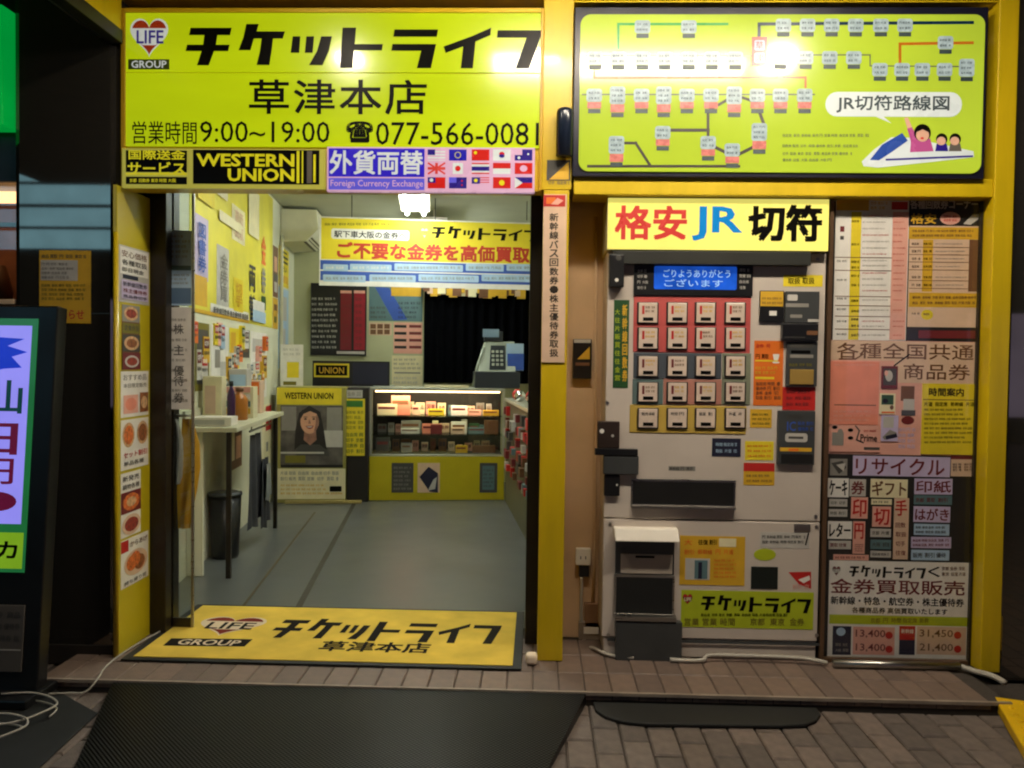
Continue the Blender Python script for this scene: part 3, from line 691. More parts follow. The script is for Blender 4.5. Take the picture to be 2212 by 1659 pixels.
mpart('yellow_label', (1620, 884, 1667, 924), 0.0, 0.0015, P['gold'], lambda a: a.rows(1624, 890, 1664, 920, 3, P['olive'], 0.35, 8, 0.1), 0)
mpart('navy_label', (1538, 947, 1600, 986), 0.0, 0.002, P['navy'], lambda a: a.rows(1546, 953, 1594, 981, 2, P['sky'], 0.4, 8, 0.1), 0)
mpart('yellow_label', (1609, 953, 1671, 994), 0.0, 0.0015, P['yellow'], lambda a: a.rows(1614, 958, 1668, 990, 3, P['orange'], 0.35, 9, 0.1), 0)
mpart('amber_label', (1606, 1000, 1673, 1048), 0.0, 0.0015, P['gold'], lambda a: (a.r(1606, 1000, 1673, 1018, P['red']), a.rows(1612, 1022, 1668, 1044, 2, P['brown'], 0.35, 3, 0.1)), 0)
mpart('maker_mark', (1444, 1007, 1502, 1017), 0.0, 0.001, P['grey'], lambda a: a.rows(1446, 1008, 1500, 1016, 1, P['dgrey'], 0.7, 1, 0.0), 0)
mpart('ticket_slot', (1363, 1035, 1588, 1097), 0.0, 0.008, steel, lambda a: a.r(1366, 1040, 1585, 1090, P['black']), 0.002)
MB().slab(MPn, MR(1364, 1092, 1588, 1098), 0.0085, 0.028, steel).build('slot_ledge', tmch, bevel=0.002)
# left fittings
mpart('hasp', (1290, 909, 1337, 967), 0.002, 0.03, mat('hasp_brown', (58, 46, 40), 0.4, metal=0.4), lambda a: a.c(1299, 930, 5, 5, P['white']).c(1322, 940, 3, 3, P['lgrey']), 0.004)
mpart('hasp_plate', (1284, 968, 1376, 982), 0.002, 0.034, black_plastic)
mpart('handle_box', (1302, 983, 1378, 1024), 0.0, 0.03, machine_dark, None, 0.006)
mpart('handle_grip', (1304, 1025, 1338, 1070), 0.0, 0.02, black_plastic, lambda a: a.c(1332, 1046, 2.5, 2.5, P['lgrey']), 0.004)
# ticket outlet
o = MB()
x0, x1, z0, z1 = MR(1321, 1137, 1463, 1163)
o.hexa([(x0+0.01, MY-0.075, z0), (x1, MY-0.075, z0), (x1, MY, z0), (x0+0.01, MY, z0), (x0+0.006, MY-0.045, z1), (x1-0.004, MY-0.045, z1), (x1-0.004, MY, z1), (x0+0.006, MY, z1)], white_plastic)
o.build('outlet_hood', tmch, bevel=0.006)
mpart('outlet_back', (1329, 1164, 1456, 1243), 0.0, 0.006, machine_dark)
mpart('receipt_slot', (1340, 1196, 1452, 1238), 0.0062, 0.012, mat('slot_plate', (176, 164, 150), 0.35), lambda a: a.r(1372, 1199, 1413, 1204, ink))
o = mpart('ticket_tray', (1326, 1240, 1456, 1334), 0.0, 0.012, steel, None, 0.003)
mpart('tray_opening', (1330, 1246, 1452, 1324), 0.0124, 0.0135, mat('tray_black', (10, 10, 9), 0.7), None, 0, o)
MB().slab(MPn, MR(1326, 1325, 1458, 1335), 0.012, 0.05, steel).build('tray_lip', tmch, bevel=0.002)
mpart('lower_block', (1328, 1337, 1470, 1428), 0.0, 0.045, machine_dark, None, 0.006)
def art_yel(a):
    a.rows(1478, 1164, 1495, 1178, 1, P['orange'], 0.8, 1, 0).rows(1508, 1165, 1548, 1177, 1, ink, 0.8, 2, 0).r(1553, 1163, 1590, 1181, P['cream']).rows(1478, 1186, 1590, 1198, 1, P['orange'], 0.8, 4, 0)
    a.r(1480, 1206, 1533, 1252, P['lgrey']).r(1500, 1210, 1528, 1250, P['teal']).r(1508, 1214, 1516, 1250, P['navy']).rows(1542, 1206, 1592, 1250, 5, P['orange'], 0.4, 5, 0.2)
mpart('yellow_notice', (1468, 1158, 1609, 1264), 0.0, 0.0015, P['gold'], art_yel, 0)
mpart('white_label', (1642, 1150, 1748, 1184), 0.0, 0.0012, P['lgrey'], lambda a: (a.rows(1646, 1154, 1740, 1176, 2, P['dgrey'], 0.45, 6, 0.1), a.line([(1740, 1176), (1746, 1152)], 3, ink)), 0)
q = [MPn.P(1652+24*math.cos(t*math.pi/10), 1198+13*math.sin(t*math.pi/10)) for t in range(20)]
MB().prism(MPn, q, 0.0, 0.0012, P['lime']).build('oval_sticker', tmch)
mpart('display_window', (1622, 1224, 1680, 1272), 0.0, 0.003, mat('dark_window', (24, 32, 30), 0.15), None)
a = Art(MPn, 0.0008); a.poly([(1703, 1236), (1752, 1235), (1752, 1272), (1726, 1262)], P['red']).poly([(1724, 1252), (1748, 1243), (1750, 1252), (1736, 1260)], P['white']).rows(1712, 1258, 1748, 1276, 1, P['pink'], 0.4, 2, 0); a.build('red_sticker', tmch)
def art_brand(a):
    a.heart(1474, 1282, 1496, 1306, P['maroon'], P['red'], P['maroon'], P['cream']).logo(1514, 1287, 1752, 1322, ink).rows(1514, 1323, 1700, 1333, 1, ink, 0.5, 3, 0.0)
    a.rows(1478, 1334, 1600, 1352, 1, P['olive'], 0.7, 4, 0).rows(1620, 1334, 1748, 1352, 1, P['olive'], 0.7, 5, 0)
mpart('brand_sticker', (1471, 1277, 1757, 1357), 0.0, 0.0015, P['lime'], art_brand, 0)
mpart('latch', (1715, 1132, 1750, 1147), 0.0, 0.006, steel)
mpart('plinth_rail', (1312, 1384, 1772, 1390), 0.0005, 0.004, machine_dark)

for x, y in ((1318, 1132), (1762, 1116), (1312, 870), (1764, 1138), (1314, 1372), (1764, 1372), (1766, 560)):
    MB().prism(MPn, [MPn.P(x+4*math.cos(t*math.pi/6), y+4*math.sin(t*math.pi/6)) for t in range(12)], 0.0, 0.003, steel).build('screw', tmch)
# conduits along the foot of the bay
cable('floor_conduit', 'white plastic conduit running along the foot of the ticket machine', [(0.62, 0.0, SZ+0.013), (0.70, -0.005, SZ+0.013), (0.77, 0.0, SZ+0.016), (0.80, 0.02, SZ+0.03), (0.95, 0.025, SZ+0.03), (1.20, 0.02, SZ+0.028), (1.32, 0.0, SZ+0.016)], 0.0095)
MB().tube([(1.34, -0.015, SZ+0.02), (1.895, -0.015, SZ+0.02)], 0.018, steel, 12).build('window_foot_rail', None, 'round metal rail along the foot of the poster window', 'rail', smooth=True)
cable('white_hose', 'short white hose lying at the foot of the yellow end pillar', [(1.90, -0.02, SZ+0.02), (1.94, -0.07, SZ+0.018), (1.965, -0.11, SZ+0.022), (1.985, -0.14, SZ+0.02), (1.99, -0.19, SZ+0.02)], 0.013)

# ================================================================== POSTER WINDOW
WY = 0.07; WP = Plane('Y', WY)
r = WP.R(1780, 424, 2128, 1442)
MB().box(r[0], 1.976, WY, 0.295, SZ+0.003, F0.P(1900, 427)[1], mat('window_backing', (30, 28, 26), 0.6, var=0.2)).build('window_backing', None, 'dark backing board of the poster window beside the ticket machine', 'board')
gw = thing('poster_window', 'tall glazed poster window with slim brown metal frame beside the ticket machine', 'window', ((r[0]+1.976)/2, 0.05, SZ))
bz = SZ+0.002; tz = F0.P(1900, 427)[1]-0.002
brown_m = mat('brown_aluminium', (110, 84, 62), 0.35, metal=0.5)
MB().box(r[0]-0.004, r[0]+0.014, 0.045, WY-0.001, bz, tz, brown_m).build('stile', gw, bevel=0.002)
MB().box(1.966, 1.975, 0.045, WY-0.001, bz, tz, dark_metal).build('stile', gw, bevel=0.002)
MB().box(r[0]+0.015, 1.965, 0.045, WY-0.001, bz, bz+0.02, brown_m).build('bottom_rail', gw, bevel=0.002)
MB().box(r[0]+0.015, 1.965, 0.050, 0.053, bz+0.021, tz, glass('window_glass', 0.05)).build('glass_pane', gw)
def art_tt1(a):
    a.r(1806, 432, 1876, 455, P['gold']).r(1925, 436, 1960, 453, P['red']).rows(1880, 434, 1922, 454, 2, P['gold'], 0.5, 1)
    a.r(1835, 458, 1857, 734, P['yellow'])
    for k, y in enumerate((556, 584, 640, 660, 683, 711)): a.r(1803, y, 1955, y+1.6, P['brown'])
    a.r(1924, 458, 1958, 734, P['pink'])
    for k, y in enumerate((478, 528, 566, 578, 596, 616, 650, 672, 690, 704, 724)): a.rows(1838, y-3, 1855, y+3, 1, ink, 0.7, k, 0)
    a.r(1814, 489, 1823, 501, P['maroon']).r(1814, 510, 1822, 518, P['dgrey'])
    for k, y in enumerate((564, 605, 645, 668, 694, 722)): a.rows(1807, y-2.5, 1828, y+2.5, 1, P['dgrey'], 0.7, k+30, 0)
    for k, y in enumerate((466, 480, 494, 508, 522, 536, 549, 563, 574, 590, 603, 616, 628, 648, 670, 694, 705, 724)):
        a.rows(1862, y-2, 1920, y+2, 1, P['grey'] if k % 3 else P['red'], 0.55, k+9, 0.2); a.rows(1928, y-2, 1955, y+2, 1, P['red'], 0.5, k+60, 0.3)
G1 = 'sheets pinned up inside the poster window'
sheet('fare_sheet', 'long white fare table with gold header and yellow column in the poster window', 'notice', WP, (1802, 427, 1960, 736), P['white'], art_tt1, group=G1)
def art_tt2(a):
    a.t('各種回数券コーナー', 1966, 429, 2112, 452, P['lgrey'], 0.025).t('格安', 1967, 461, 2022, 484, P['gold'], 0.03).c(2052, 472, 22, 14, P['pink']).rows(2038, 464, 2066, 480, 2, P['red'], 0.5, 3, 0)
    a.poly([(2080, 484), (2100, 464), (2117, 462), (2112, 474), (2096, 486)], P['lgrey'])
    a.r(1963, 491, 2119, 517, P['gold']).rows(1970, 494, 2112, 514, 2, P['brown'], 0.4, 4, 0.2)
    a.r(1963, 518, 2119, 632, P['tan']).r(1992, 518, 2014, 630, P['gold']).r(2092, 518, 2119, 630, P['brown'])
    for k, y in enumerate((527, 543, 559, 576, 599, 616)):
        a.rows(1969, y-3, 1988, y+3, 1, ink, 0.7, k, 0).rows(1994, y-3, 2012, y+3, 1, ink, 0.6, k+9, 0).rows(2020, y-2, 2088, y+2, 1, P['grey'], 0.5, k+20, 0.2); a.r(1963, y+7, 2119, y+8.2, P['brown'])
    a.r(1963, 633, 2117, 664, P['gold']).rows(1970, 637, 2112, 660, 2, P['brown'], 0.4, 6, 0.1)
    a.rows(1969, 675, 1986, 680, 1, ink, 0.8, 1, 0).c(2002, 680, 13, 11, P['yellow']).rows(1994, 676, 2010, 681, 1, P['brown'], 0.8, 2, 0)
tt2 = sheet('fare_sheet', 'fare table with black title band and brown ruled rows in the poster window', 'notice', WP, (1963, 427, 2119, 707), P['tan'], None, group=G1)
a = Art(WP, 0.0022); a.r(1963, 427, 2119, 488, P['black']); art_tt2(a); a.build('print', tt2)
sheet('red_strip', 'narrow dark red paper strip under the ruled fare table', 'paper', WP, (1984, 714, 2114, 731), P['maroon'], None, group=G1)
def art_pink(a):
    a.t('各種全国共通', 1806, 742, 2102, 776, P['brown'], 0.012).t('商品券', 1950, 786, 2094, 820, P['brown'], 0.012)
    a.line([(1812, 776), (1846, 776), (1862, 766)], 3, P['brown']).line([(1930, 790), (1962, 766)], 3, ink)
    a.r(1945, 834, 1974, 866, P['brown']).r(1950, 862, 1974, 890, P['lgrey']).r(1946, 886, 1976, 898, P['dgrey']).c(1960, 908, 14, 9, P['maroon'])
    a.rows(1940, 922, 1984, 970, 4, P['lilac'], 0.5, 3, 0.2)
o = sheet('gift_voucher_poster', 'large tan and pink gift voucher poster with handwritten style brown characters', 'poster', WP, (1792, 736.5, 2114, 983), P['pink'], None, group=G1)
a = Art(WP, 0.0022); a.r(1793, 738, 2113, 780, P['tan']).r(1930, 780, 2113, 828, P['tan']); art_pink(a); a.build('print', o)
WP2 = Plane('Y', WY-0.005)
def art_sal(a):
    a.rows(1802, 784, 1890, 792, 1, P['pink'], 0.4, 1, 0).r(1802, 874, 1892, 876, P['brown']).rows(1800, 884, 1890, 912, 3, P['pink'], 0.4, 4, 0.2)
sheet('salmon_sheet', 'plain salmon pink sheet overlapping the gift voucher poster', 'paper', WP2, (1792, 781, 1898, 917), P['salmon'], art_sal, group=G1, thick=0.004, w0=-0.003)
def art_ph(a): a.r(1908, 796, 1936, 832, P['dgrey']).c(1920, 812, 8, 12, P['lgrey']).c(1914, 806, 4, 6, P['pink'])
sheet('photo_print', 'small dark photo print with red edge beside the salmon sheet', 'photo', WP2, (1904, 791, 1939, 839), P['maroon'], art_ph, group=G1, thick=0.004, w0=-0.003)
def art_ph2(a): a.r(1904, 853, 1930, 874, P['dgreen']).c(1912, 866, 6, 5, ink).c(1926, 880, 4, 5, P['brown']).r(1904, 889, 1932, 893, P['orange'])
sheet('photo_print', 'small green and cream photo print below the dark photo print', 'photo', WP2, (1900, 850, 1934, 895), P['cream'], art_ph2, group=G1, thick=0.004, w0=-0.003)
def art_manga(a):
    a.c(1803, 923, 6, 4, ink).c(1815, 934, 6, 8, P['grey']).c(1837, 929, 6, 4, ink).c(1837, 946, 6, 4, ink).line([(1848, 920), (1856, 930), (1850, 950), (1864, 956)], 3, P['dgrey'])
    a.t('Prime', 1858, 938, 1894, 954, ink, 0.02).rows(1866, 928, 1896, 934, 1, P['red'], 0.6, 1, 0).r(1866, 966, 1900, 972, P['dgrey']).r(1797, 934, 1822, 962, P['grey'])
sheet('cartoon_sheet', 'white sheet with scattered black ink drawings under the salmon sheet', 'paper', WP2, (1793, 918.5, 1902, 976), P['pink'], art_manga, group=G1, thick=0.004, w0=-0.003)
def art_sm(a): a.poly([(1906, 944), (1922, 928), (1936, 934), (1938, 944), (1910, 950)], P['grey']).r(1908, 900, 1930, 924, P['lgrey']).poly([(1912, 942), (1936, 936), (1938, 944), (1914, 950)], P['navy'])
sheet('photo_print', 'pale photo print with a dark blue shape under the green photo print', 'photo', WP2, (1903, 897, 1940, 953), P['lilac'], art_sm, group=G1, thick=0.004, w0=-0.003)
def art_time(a):
    a.t('時間案内', 2006, 838, 2082, 856, inkbrown, 0.03).r(1994, 863, 2106, 864.5, P['brown']).rows(1996, 866, 2104, 880, 1, ink, 0.5, 1, 0).rows(1996, 880, 2100, 960, 8, P['olive'], 0.35, 5, 0.2)
sheet('hours_notice', 'yellow notice with a black heading and many small lines on the voucher poster', 'notice', WP2, (1991, 829, 2112, 982), P['yellow'], art_time, group=G1, thick=0.004, w0=-0.003)
# lower rows of stamp and gift cards; lilac tone is a painted glass reflection
def art_head(a):
    a.t('リサイクル', 1848, 990, 2040, 1026, P['maroon'], 0.02)
sheet('card_heading', 'heading strip tinted lilac by a painted reflection, maroon letters above the rows of cards', 'sign', WP, (1842, 986, 2052, 1029), P['lilac'], art_head, group=G1)
def art_qr(a): a.rows(2058, 1000, 2076, 1018, 3, P['navy'], 0.6, 2, 0).rows(2082, 1000, 2098, 1018, 3, P['brown'], 0.6, 3, 0).r(2054, 984, 2106, 992, P['maroon'])
sheet('small_notice', 'small white notice with red top edge beside the lilac heading strip', 'notice', WP, (2054, 984, 2106, 1029), P['tan'], art_qr, group=G1)
sheet('grey_card', 'crumpled looking grey card left of the lilac heading strip', 'card', WP, (1793, 991, 1830, 1027), P['grey'], lambda a: a.poly([(1795, 1000), (1820, 995), (1828, 1010), (1812, 1024)], P['dgrey']).poly([(1806, 1004), (1826, 1000), (1822, 1018)], P['lgrey']), group=G1)
rows = [((1788, 1033, 1833, 1074), 'white', 'ケーキ', 'ink', 'white card reading cake in black katakana'), ((1835, 1035, 1870, 1072), 'lgrey', '券', 'maroon', 'grey card with one maroon character'),
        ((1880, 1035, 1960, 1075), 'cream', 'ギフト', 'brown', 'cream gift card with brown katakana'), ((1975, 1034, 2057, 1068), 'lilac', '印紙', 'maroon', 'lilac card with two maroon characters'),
        ((1791, 1078, 1830, 1094), 'lgrey', '', 'dgrey', 'narrow grey price strip under the cake card'), ((1838, 1074, 1874, 1120), 'pink', '印', 'red', 'pink square card with one red character'),
        ((1882, 1078, 1926, 1090), 'cream', '', 'dgrey', 'narrow cream price strip under the gift card'), ((1884, 1094, 1924, 1138), 'pink', '切', 'red', 'pink card with a red character for cut'),
        ((1930, 1076, 1962, 1208), 'tan', '手', 'red', 'tall tan card with red character for hand'), ((1974, 1070, 2056, 1090), 'teal', '', 'maroon', 'teal strip card with maroon marks'),
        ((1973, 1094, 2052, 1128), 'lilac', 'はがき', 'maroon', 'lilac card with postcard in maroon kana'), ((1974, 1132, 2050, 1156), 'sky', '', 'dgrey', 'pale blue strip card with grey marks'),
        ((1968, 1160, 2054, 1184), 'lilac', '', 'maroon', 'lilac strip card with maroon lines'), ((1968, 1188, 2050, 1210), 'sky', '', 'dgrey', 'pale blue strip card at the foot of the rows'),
        ((1788, 1126, 1840, 1164), 'white', 'レター', 'ink', 'white card reading letter in black katakana'), ((1842, 1126, 1868, 1196), 'pink', '円', 'red', 'upright pink card with yen character'),
        ((1790, 1168, 1838, 1186), 'lgrey', '', 'maroon', 'narrow grey price strip under the letter card'), ((1880, 1142, 1924, 1160), 'lgrey', '', 'dgrey', 'upper grey price strip under the pink cut card'),
        ((1880, 1166, 1924, 1186), 'teal', '', 'dgrey', 'teal price strip between two grey strips'), ((1880, 1190, 1924, 1204), 'lgrey', '', 'dgrey', 'lowest grey price strip beside the tan card'),
        ((1800, 1198, 1876, 1210), 'pink', '', 'maroon', 'long narrow pink strip above the tall window poster'), ((1790, 1100, 1830, 1116), 'lgrey', '', 'dgrey', 'second narrow grey price strip under the cake card')]
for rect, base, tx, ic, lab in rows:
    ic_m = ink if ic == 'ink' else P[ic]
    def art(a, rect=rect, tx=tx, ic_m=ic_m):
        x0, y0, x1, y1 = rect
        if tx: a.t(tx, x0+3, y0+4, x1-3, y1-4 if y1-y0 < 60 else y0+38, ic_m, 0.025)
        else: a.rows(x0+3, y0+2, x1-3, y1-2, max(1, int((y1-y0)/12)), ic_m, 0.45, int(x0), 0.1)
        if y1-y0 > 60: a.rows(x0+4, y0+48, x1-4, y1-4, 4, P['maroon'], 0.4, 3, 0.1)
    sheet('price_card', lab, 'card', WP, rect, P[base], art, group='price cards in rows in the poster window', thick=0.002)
def art_big(a):
    a.heart(1797, 1222, 1816, 1244, P['grey'], P['maroon'], P['grey'], P['white']).logo(1834, 1222, 2000, 1248, ink).t('く', 2004, 1224, 2030, 1246, ink, 0.02).rows(2034, 1222, 2088, 1246, 2, P['brown'], 0.5, 1)
    a.t('金券買取販売', 1794, 1252, 2084, 1284, P['maroon'], 0.02).t('新幹線・特急・航空券・株主優待券', 1794, 1290, 2082, 1308, ink, 0.02).t('各種商品券 高価買取いたします', 1840, 1313, 2046, 1326, ink, 0.02)
    a.r(1791, 1330, 2092, 1350, P['lime']).rows(1880, 1334, 2006, 1346, 1, P['olive'], 0.7, 3, 0)
    a.r(1798, 1352, 1838, 1414, P['navy']).c(1816, 1364, 10, 9, P['sky']).rows(1804, 1386, 1834, 1410, 2, P['grey'], 0.4, 2)
    a.r(1842, 1354, 1932, 1414, P['pink']).t('13,400', 1848, 1360, 1912, 1378, P['maroon'], 0.012).t('13,400', 1848, 1390, 1912, 1408, P['maroon'], 0.012).c(1920, 1372, 8, 8, P['red']).c(1920, 1402, 8, 8, P['red'])
    a.r(1942, 1352, 1976, 1414, P['navy']).r(1942, 1352, 1976, 1382, P['red']).t('新幹線', 1946, 1358, 1973, 1368, P['white'], 0.01)
    a.r(1980, 1354, 2086, 1414, P['tan']).t('31,450', 1986, 1360, 2058, 1378, P['brown'], 0.012).t('21,400', 1986, 1390, 2058, 1408, P['brown'], 0.012).c(2068, 1372, 8, 8, P['red']).c(2068, 1402, 8, 8, P['red'])
sheet('ticket_poster', 'tall pale poster with black katakana logo, lime band and prices at the window foot', 'poster', WP, (1789, 1213, 2095, 1424), P['white'], art_big, group=G1)

# ================================================================== DOORWAY
DZ = 2.225
MB().box(-1.8715, 0.026, 0.051, 0.36, DZ, 3.02, dark_metal).build('door_header', kind='structure')
MB().box(-1.872, -1.776, 0.206, 0.27, SZ+0.001, DZ-0.001, dark_metal).build('door_jamb', None, 'dark bronze door jamb beside the yellow reveal panel', 'door jamb', bevel=0.004)
MB().box(-0.036, 0.024, 0.19, 0.27, SZ+0.001, DZ-0.001, dark_metal).build('door_jamb', None, 'dark bronze door jamb behind the yellow middle pillar', 'door jamb', bevel=0.004)
MB().box(-0.03, 0.026, 0.272, 0.40, SZ+0.001, DZ-0.002, dark_metal).build('door_pocket', kind='structure')
MB().box(-2.10, -1.78, 0.30, 0.36, SZ+0.001, 2.9, dark_metal).build('door_pocket', kind='structure')
DP = Plane('Y', 0.285)
door = thing('sliding_glass_door', 'sliding glass door leaf slid open against the left jamb', 'door', (-1.7, 0.29, SZ))
gx0, gx1 = -1.775, DP.P(419, 800)[0]
MB().box(gx0, gx1-0.012, 0.286, 0.292, SZ+0.06, DZ-0.004, glass('door_glass', 0.10, (0.86, 0.9, 0.9))).build('glass_pane', door)
MB().box(gx1-0.012, gx1, 0.282, 0.296, SZ+0.002, DZ-0.004, steel).build('stile', door, bevel=0.002)
MB().box(gx0, gx1-0.0125, 0.282, 0.296, SZ+0.002, SZ+0.059, dark_metal).build('bottom_rail', door, bevel=0.002)
def art_d1(a): a.rows(364, 505, 412, 560, 5, P['grey'], 0.4, 1).r(362, 574, 413, 584, P['teal']).rows(364, 590, 412, 616, 3, P['grey'], 0.4, 2).r(362, 622, 413, 656, mat('slate_blue_print', (92, 118, 146), 0.5))
sheet('door_notice', 'pale blue notices taped in a column on the glass door', 'notice', DP, (361, 498, 414, 660), P['sky'], art_d1, w0=0.001)
def art_d2(a):
    for k, y in enumerate((700, 745, 790, 812, 848)): a.t(['株', '主', '優', '待', '券'][k], 376, y, 398, y+22, P['dgrey'], 0.01)
    a.rows(366, 680, 410, 876, 9, P['grey'], 0.2, 4, 0.3)
sheet('door_notice', 'long white vertical notice taped below the pale blue ones on the glass door', 'notice', DP, (361, 664, 414, 884), P['white'], art_d2, w0=0.001)
# a rolled flag hanging behind the glass
fp = Plane('Y', 0.34)
f = MB()
yb = mat('yellow_cloth', (216, 168, 40), 0.7, var=0.2, scale=8); n_ = 10
def strip(mb, pts, m):     # cloth strip: list of (left px, right px, y px) with gentle folds
    vs = []; fs = []
    for j, (xa, xb, yy) in enumerate(pts):
        for i in range(6):
            s_, t_ = fp.P(xa+(xb-xa)*i/5, yy); vs.append(fp.T(s_, t_, 0.012*math.sin(i*1.9+j*0.7)))
    for j in range(len(pts)-1):
        for i in range(5): fs.append((j*6+i, (j+1)*6+i, (j+1)*6+i+1, j*6+i+1))
    mb.mesh(vs, fs, m)
flagt = thing('hanging_flag', 'yellow and white cloth flag hanging folded behind the glass door', 'flag', (-1.72, 0.34, SZ))
b_ = MB(); strip(b_, [(394, 416, 905), (392, 430, 960), (386, 431, 1010), (384, 424, 1060), (384, 416, 1100), (384, 412, 1142)], yb); b_.build('yellow_cloth', flagt, smooth=True)
b_ = MB(); fp.val = 0.325; strip(b_, [(368, 384, 905), (370, 394, 950), (372, 394, 990), (374, 392, 1030), (376, 388, 1046)], P['white']); b_.build('white_cloth', flagt, smooth=True)
MB().tube([fp.T(*fp.P(366, 898), 0), fp.T(*fp.P(418, 898), 0)], 0.006, steel, 8).tube([fp.T(*fp.P(366, 898), 0), (fp.P(366, 898)[0], 0.325, SZ)], 0.006, steel, 8).build('pole', flagt, smooth=True)
# posters on the yellow reveal
RV = Plane('X', RX)
def rvs(label, z0, z1, y0, y1, base, prints, name='small_poster'):
    o = MB().slab(RV, (y0, y1, z0, z1), 0.0003, 0.0015, P[base]).build(name, None, label, 'poster', 'posters stacked on the yellow reveal panel')
    mb = MB()
    for k, (a0, a1, b0, b1, m) in enumerate(prints):
        w_ = 0.0022+0.0005*k; L = lambda u, v: RV.T(y0+(y1-y0)*u, z0+(z1-z0)*v, w_)
        if isinstance(m, tuple) and m[0] == 'o': mb.face([L(a0+(a1-a0)*(.5+.5*math.cos(2*math.pi*q/18)), b0+(b1-b0)*(.5+.5*math.sin(2*math.pi*q/18))) for q in range(18)], m[1])
        elif isinstance(m, tuple): mb.text(RV, m[0], (y0+(y1-y0)*a0, y0+(y1-y0)*a1, z0+(z1-z0)*b0, z0+(z1-z0)*b1), w_, m[1], 0.02)
        else: mb.face([L(a0, b0), L(a1, b0), L(a1, b1), L(a0, b1)], m)
    mb.build('print', o)
def rz_(py): return RV.P(285, py)[1]
dish = [mat('dish_brown', (142, 84, 48), 0.5, var=0.5, scale=60), mat('dish_orange', (208, 110, 52), 0.5, var=0.45, scale=60), mat('dish_red', (150, 60, 46), 0.5, var=0.5, scale=60), mat('dish_tan', (206, 164, 120), 0.5, var=0.35, scale=60)]
rvs('white and lilac poster at the top of the yellow reveal panel', rz_(655), rz_(535), -0.085, 0.19, 'lgrey',
    [(.03, .97, .50, .97, P['white']), (.08, .92, .80, .92, ('安心価格', P['brown'])), (.08, .92, .66, .76, ('各種取扱', P['dgrey'])), (.08, .8, .54, .62, ('即日現金', P['dgrey'])), (.1, .6, .42, .49, P['navy']), (.06, .94, .06, .40, P['lilac']), (.1, .9, .28, .37, ('新幹線回数券', P['navy'])), (.1, .9, .17, .25, ('株主優待券', P['maroon'])), (.1, .9, .08, .14, ('商品券切手', P['navy']))])
rvs('dark food photo strip below the lilac poster on the yellow panel', rz_(798), rz_(660), -0.06, 0.10, 'brown',
    [(0, 1, .74, 1, P['grey']), (.1, .9, .76, .98, ('o', dish[3])), (.2, .8, .80, .94, ('o', dish[2])), (0, 1, .56, .72, P['olive']), (.1, .9, .60, .69, ('定食弁当', P['dgrey'])), (0, 1, .28, .54, P['dgrey']), (.08, .92, .30, .52, ('o', dish[3])), (.2, .8, .34, .48, ('o', dish[0])), (0, 1, 0, .26, P['maroon']), (.1, .9, .03, .22, ('o', P['lgrey'])), (.2, .8, .06, .19, ('o', dish[2]))])
rvs('white poster with pink stamp below the food photo strip', rz_(900), rz_(802), -0.07, 0.185, 'white',
    [(.08, .92, .80, .93, ('おすすめ品', P['grey'])), (.08, .92, .64, .74, ('本日限定販売', P['grey'])), (.08, .6, .08, .48, P['pink']), (.14, .54, .14, .42, ('o', P['salmon'])), (.66, .97, .08, .52, dish[0]), (.7, .93, .16, .44, ('o', dish[3]))])
rvs('poster with two orange burgers on the yellow reveal panel', rz_(1012), rz_(905), -0.07, 0.185, 'white',
    [(.05, .48, .44, .94, ('o', dish[3])), (.10, .43, .50, .88, ('o', dish[1])), (.56, .97, .46, .94, ('o', dish[3])), (.61, .92, .52, .88, ('o', dish[0])), (.08, .92, .24, .36, ('セット割引', P['red'])), (.08, .8, .08, .17, ('単品各種', P['dgrey']))])
rvs('narrow menu strip with red dishes on the yellow reveal panel', rz_(1155), rz_(1018), -0.07, 0.11, 'white',
    [(.08, .92, .86, .95, ('新発売', P['dgrey'])), (.08, .92, .74, .82, ('鍋物各種', P['dgrey'])), (0, 1, .37, .70, P['maroon']), (.08, .92, .40, .67, ('o', dish[1])), (.25, .75, .46, .61, ('o', dish[3])), (.03, .97, .02, .34, ('o', P['tan'])), (.15, .85, .07, .29, ('o', dish[2]))])
rvs('lowest poster with a plate of fried food on the yellow panel', rz_(1262), rz_(1160), -0.07, 0.185, 'white',
    [(0, .26, .74, .98, P['red']), (.32, .95, .80, .92, ('からあげ', P['brown'])), (.10, .95, .18, .72, ('o', P['tan'])), (.18, .55, .30, .62, ('o', dish[1])), (.45, .85, .26, .58, ('o', dish[0])), (.3, .68, .36, .68, ('o', dish[1])), (.1, .9, .04, .13, ('持ち帰り可', P['dgrey']))])

# ================================================================== MATS AND THINGS ON THE GROUND
fm_ = Plane('Z', SZ+0.004)
mt = thing('shop_name_mat', 'yellow doormat with black border, heart emblem and black katakana across the doorway', 'doormat', (-0.93, 0.25, SZ))
MB().box(-1.815, -0.045, -0.142, 0.665, SZ+0.003, SZ+0.010, black_rubber).build('rubber_border', mt, bevel=0.003)
matyel = mat('yellow_pile', (222, 190, 78), 0.9, var=0.16, scale=5, bump=0.5, bscale=420, spec=0.2)
MB().box(-1.772, -0.085, -0.112, 0.635, SZ+0.0102, SZ+0.0135, matyel).build('pile', mt)
fm_.val = SZ+0.0136
a = Art(fm_); matink = mat('black_pile', (24, 20, 16), 0.9, var=0.2, bump=0.5, bscale=420, spec=0.2); matred = mat('red_pile', (120, 40, 30), 0.9, var=0.2, spec=0.2); matwhite = mat('cream_pile', (220, 200, 170), 0.9, var=0.1, spec=0.2)
a.logo(587, 1340, 1083, 1386, matink).t('草津本店', 690, 1387, 930, 1409, matink, 0.03)
a.heart(418, 1331, 572, 1374, matwhite, matred, matwhite, matink)
a.poly([(370, 1379), (546, 1381), (528, 1397), (352, 1395)], matink).t('GROUP', 384, 1382, 520, 1394, matwhite, 0.03); a.build('print', mt)
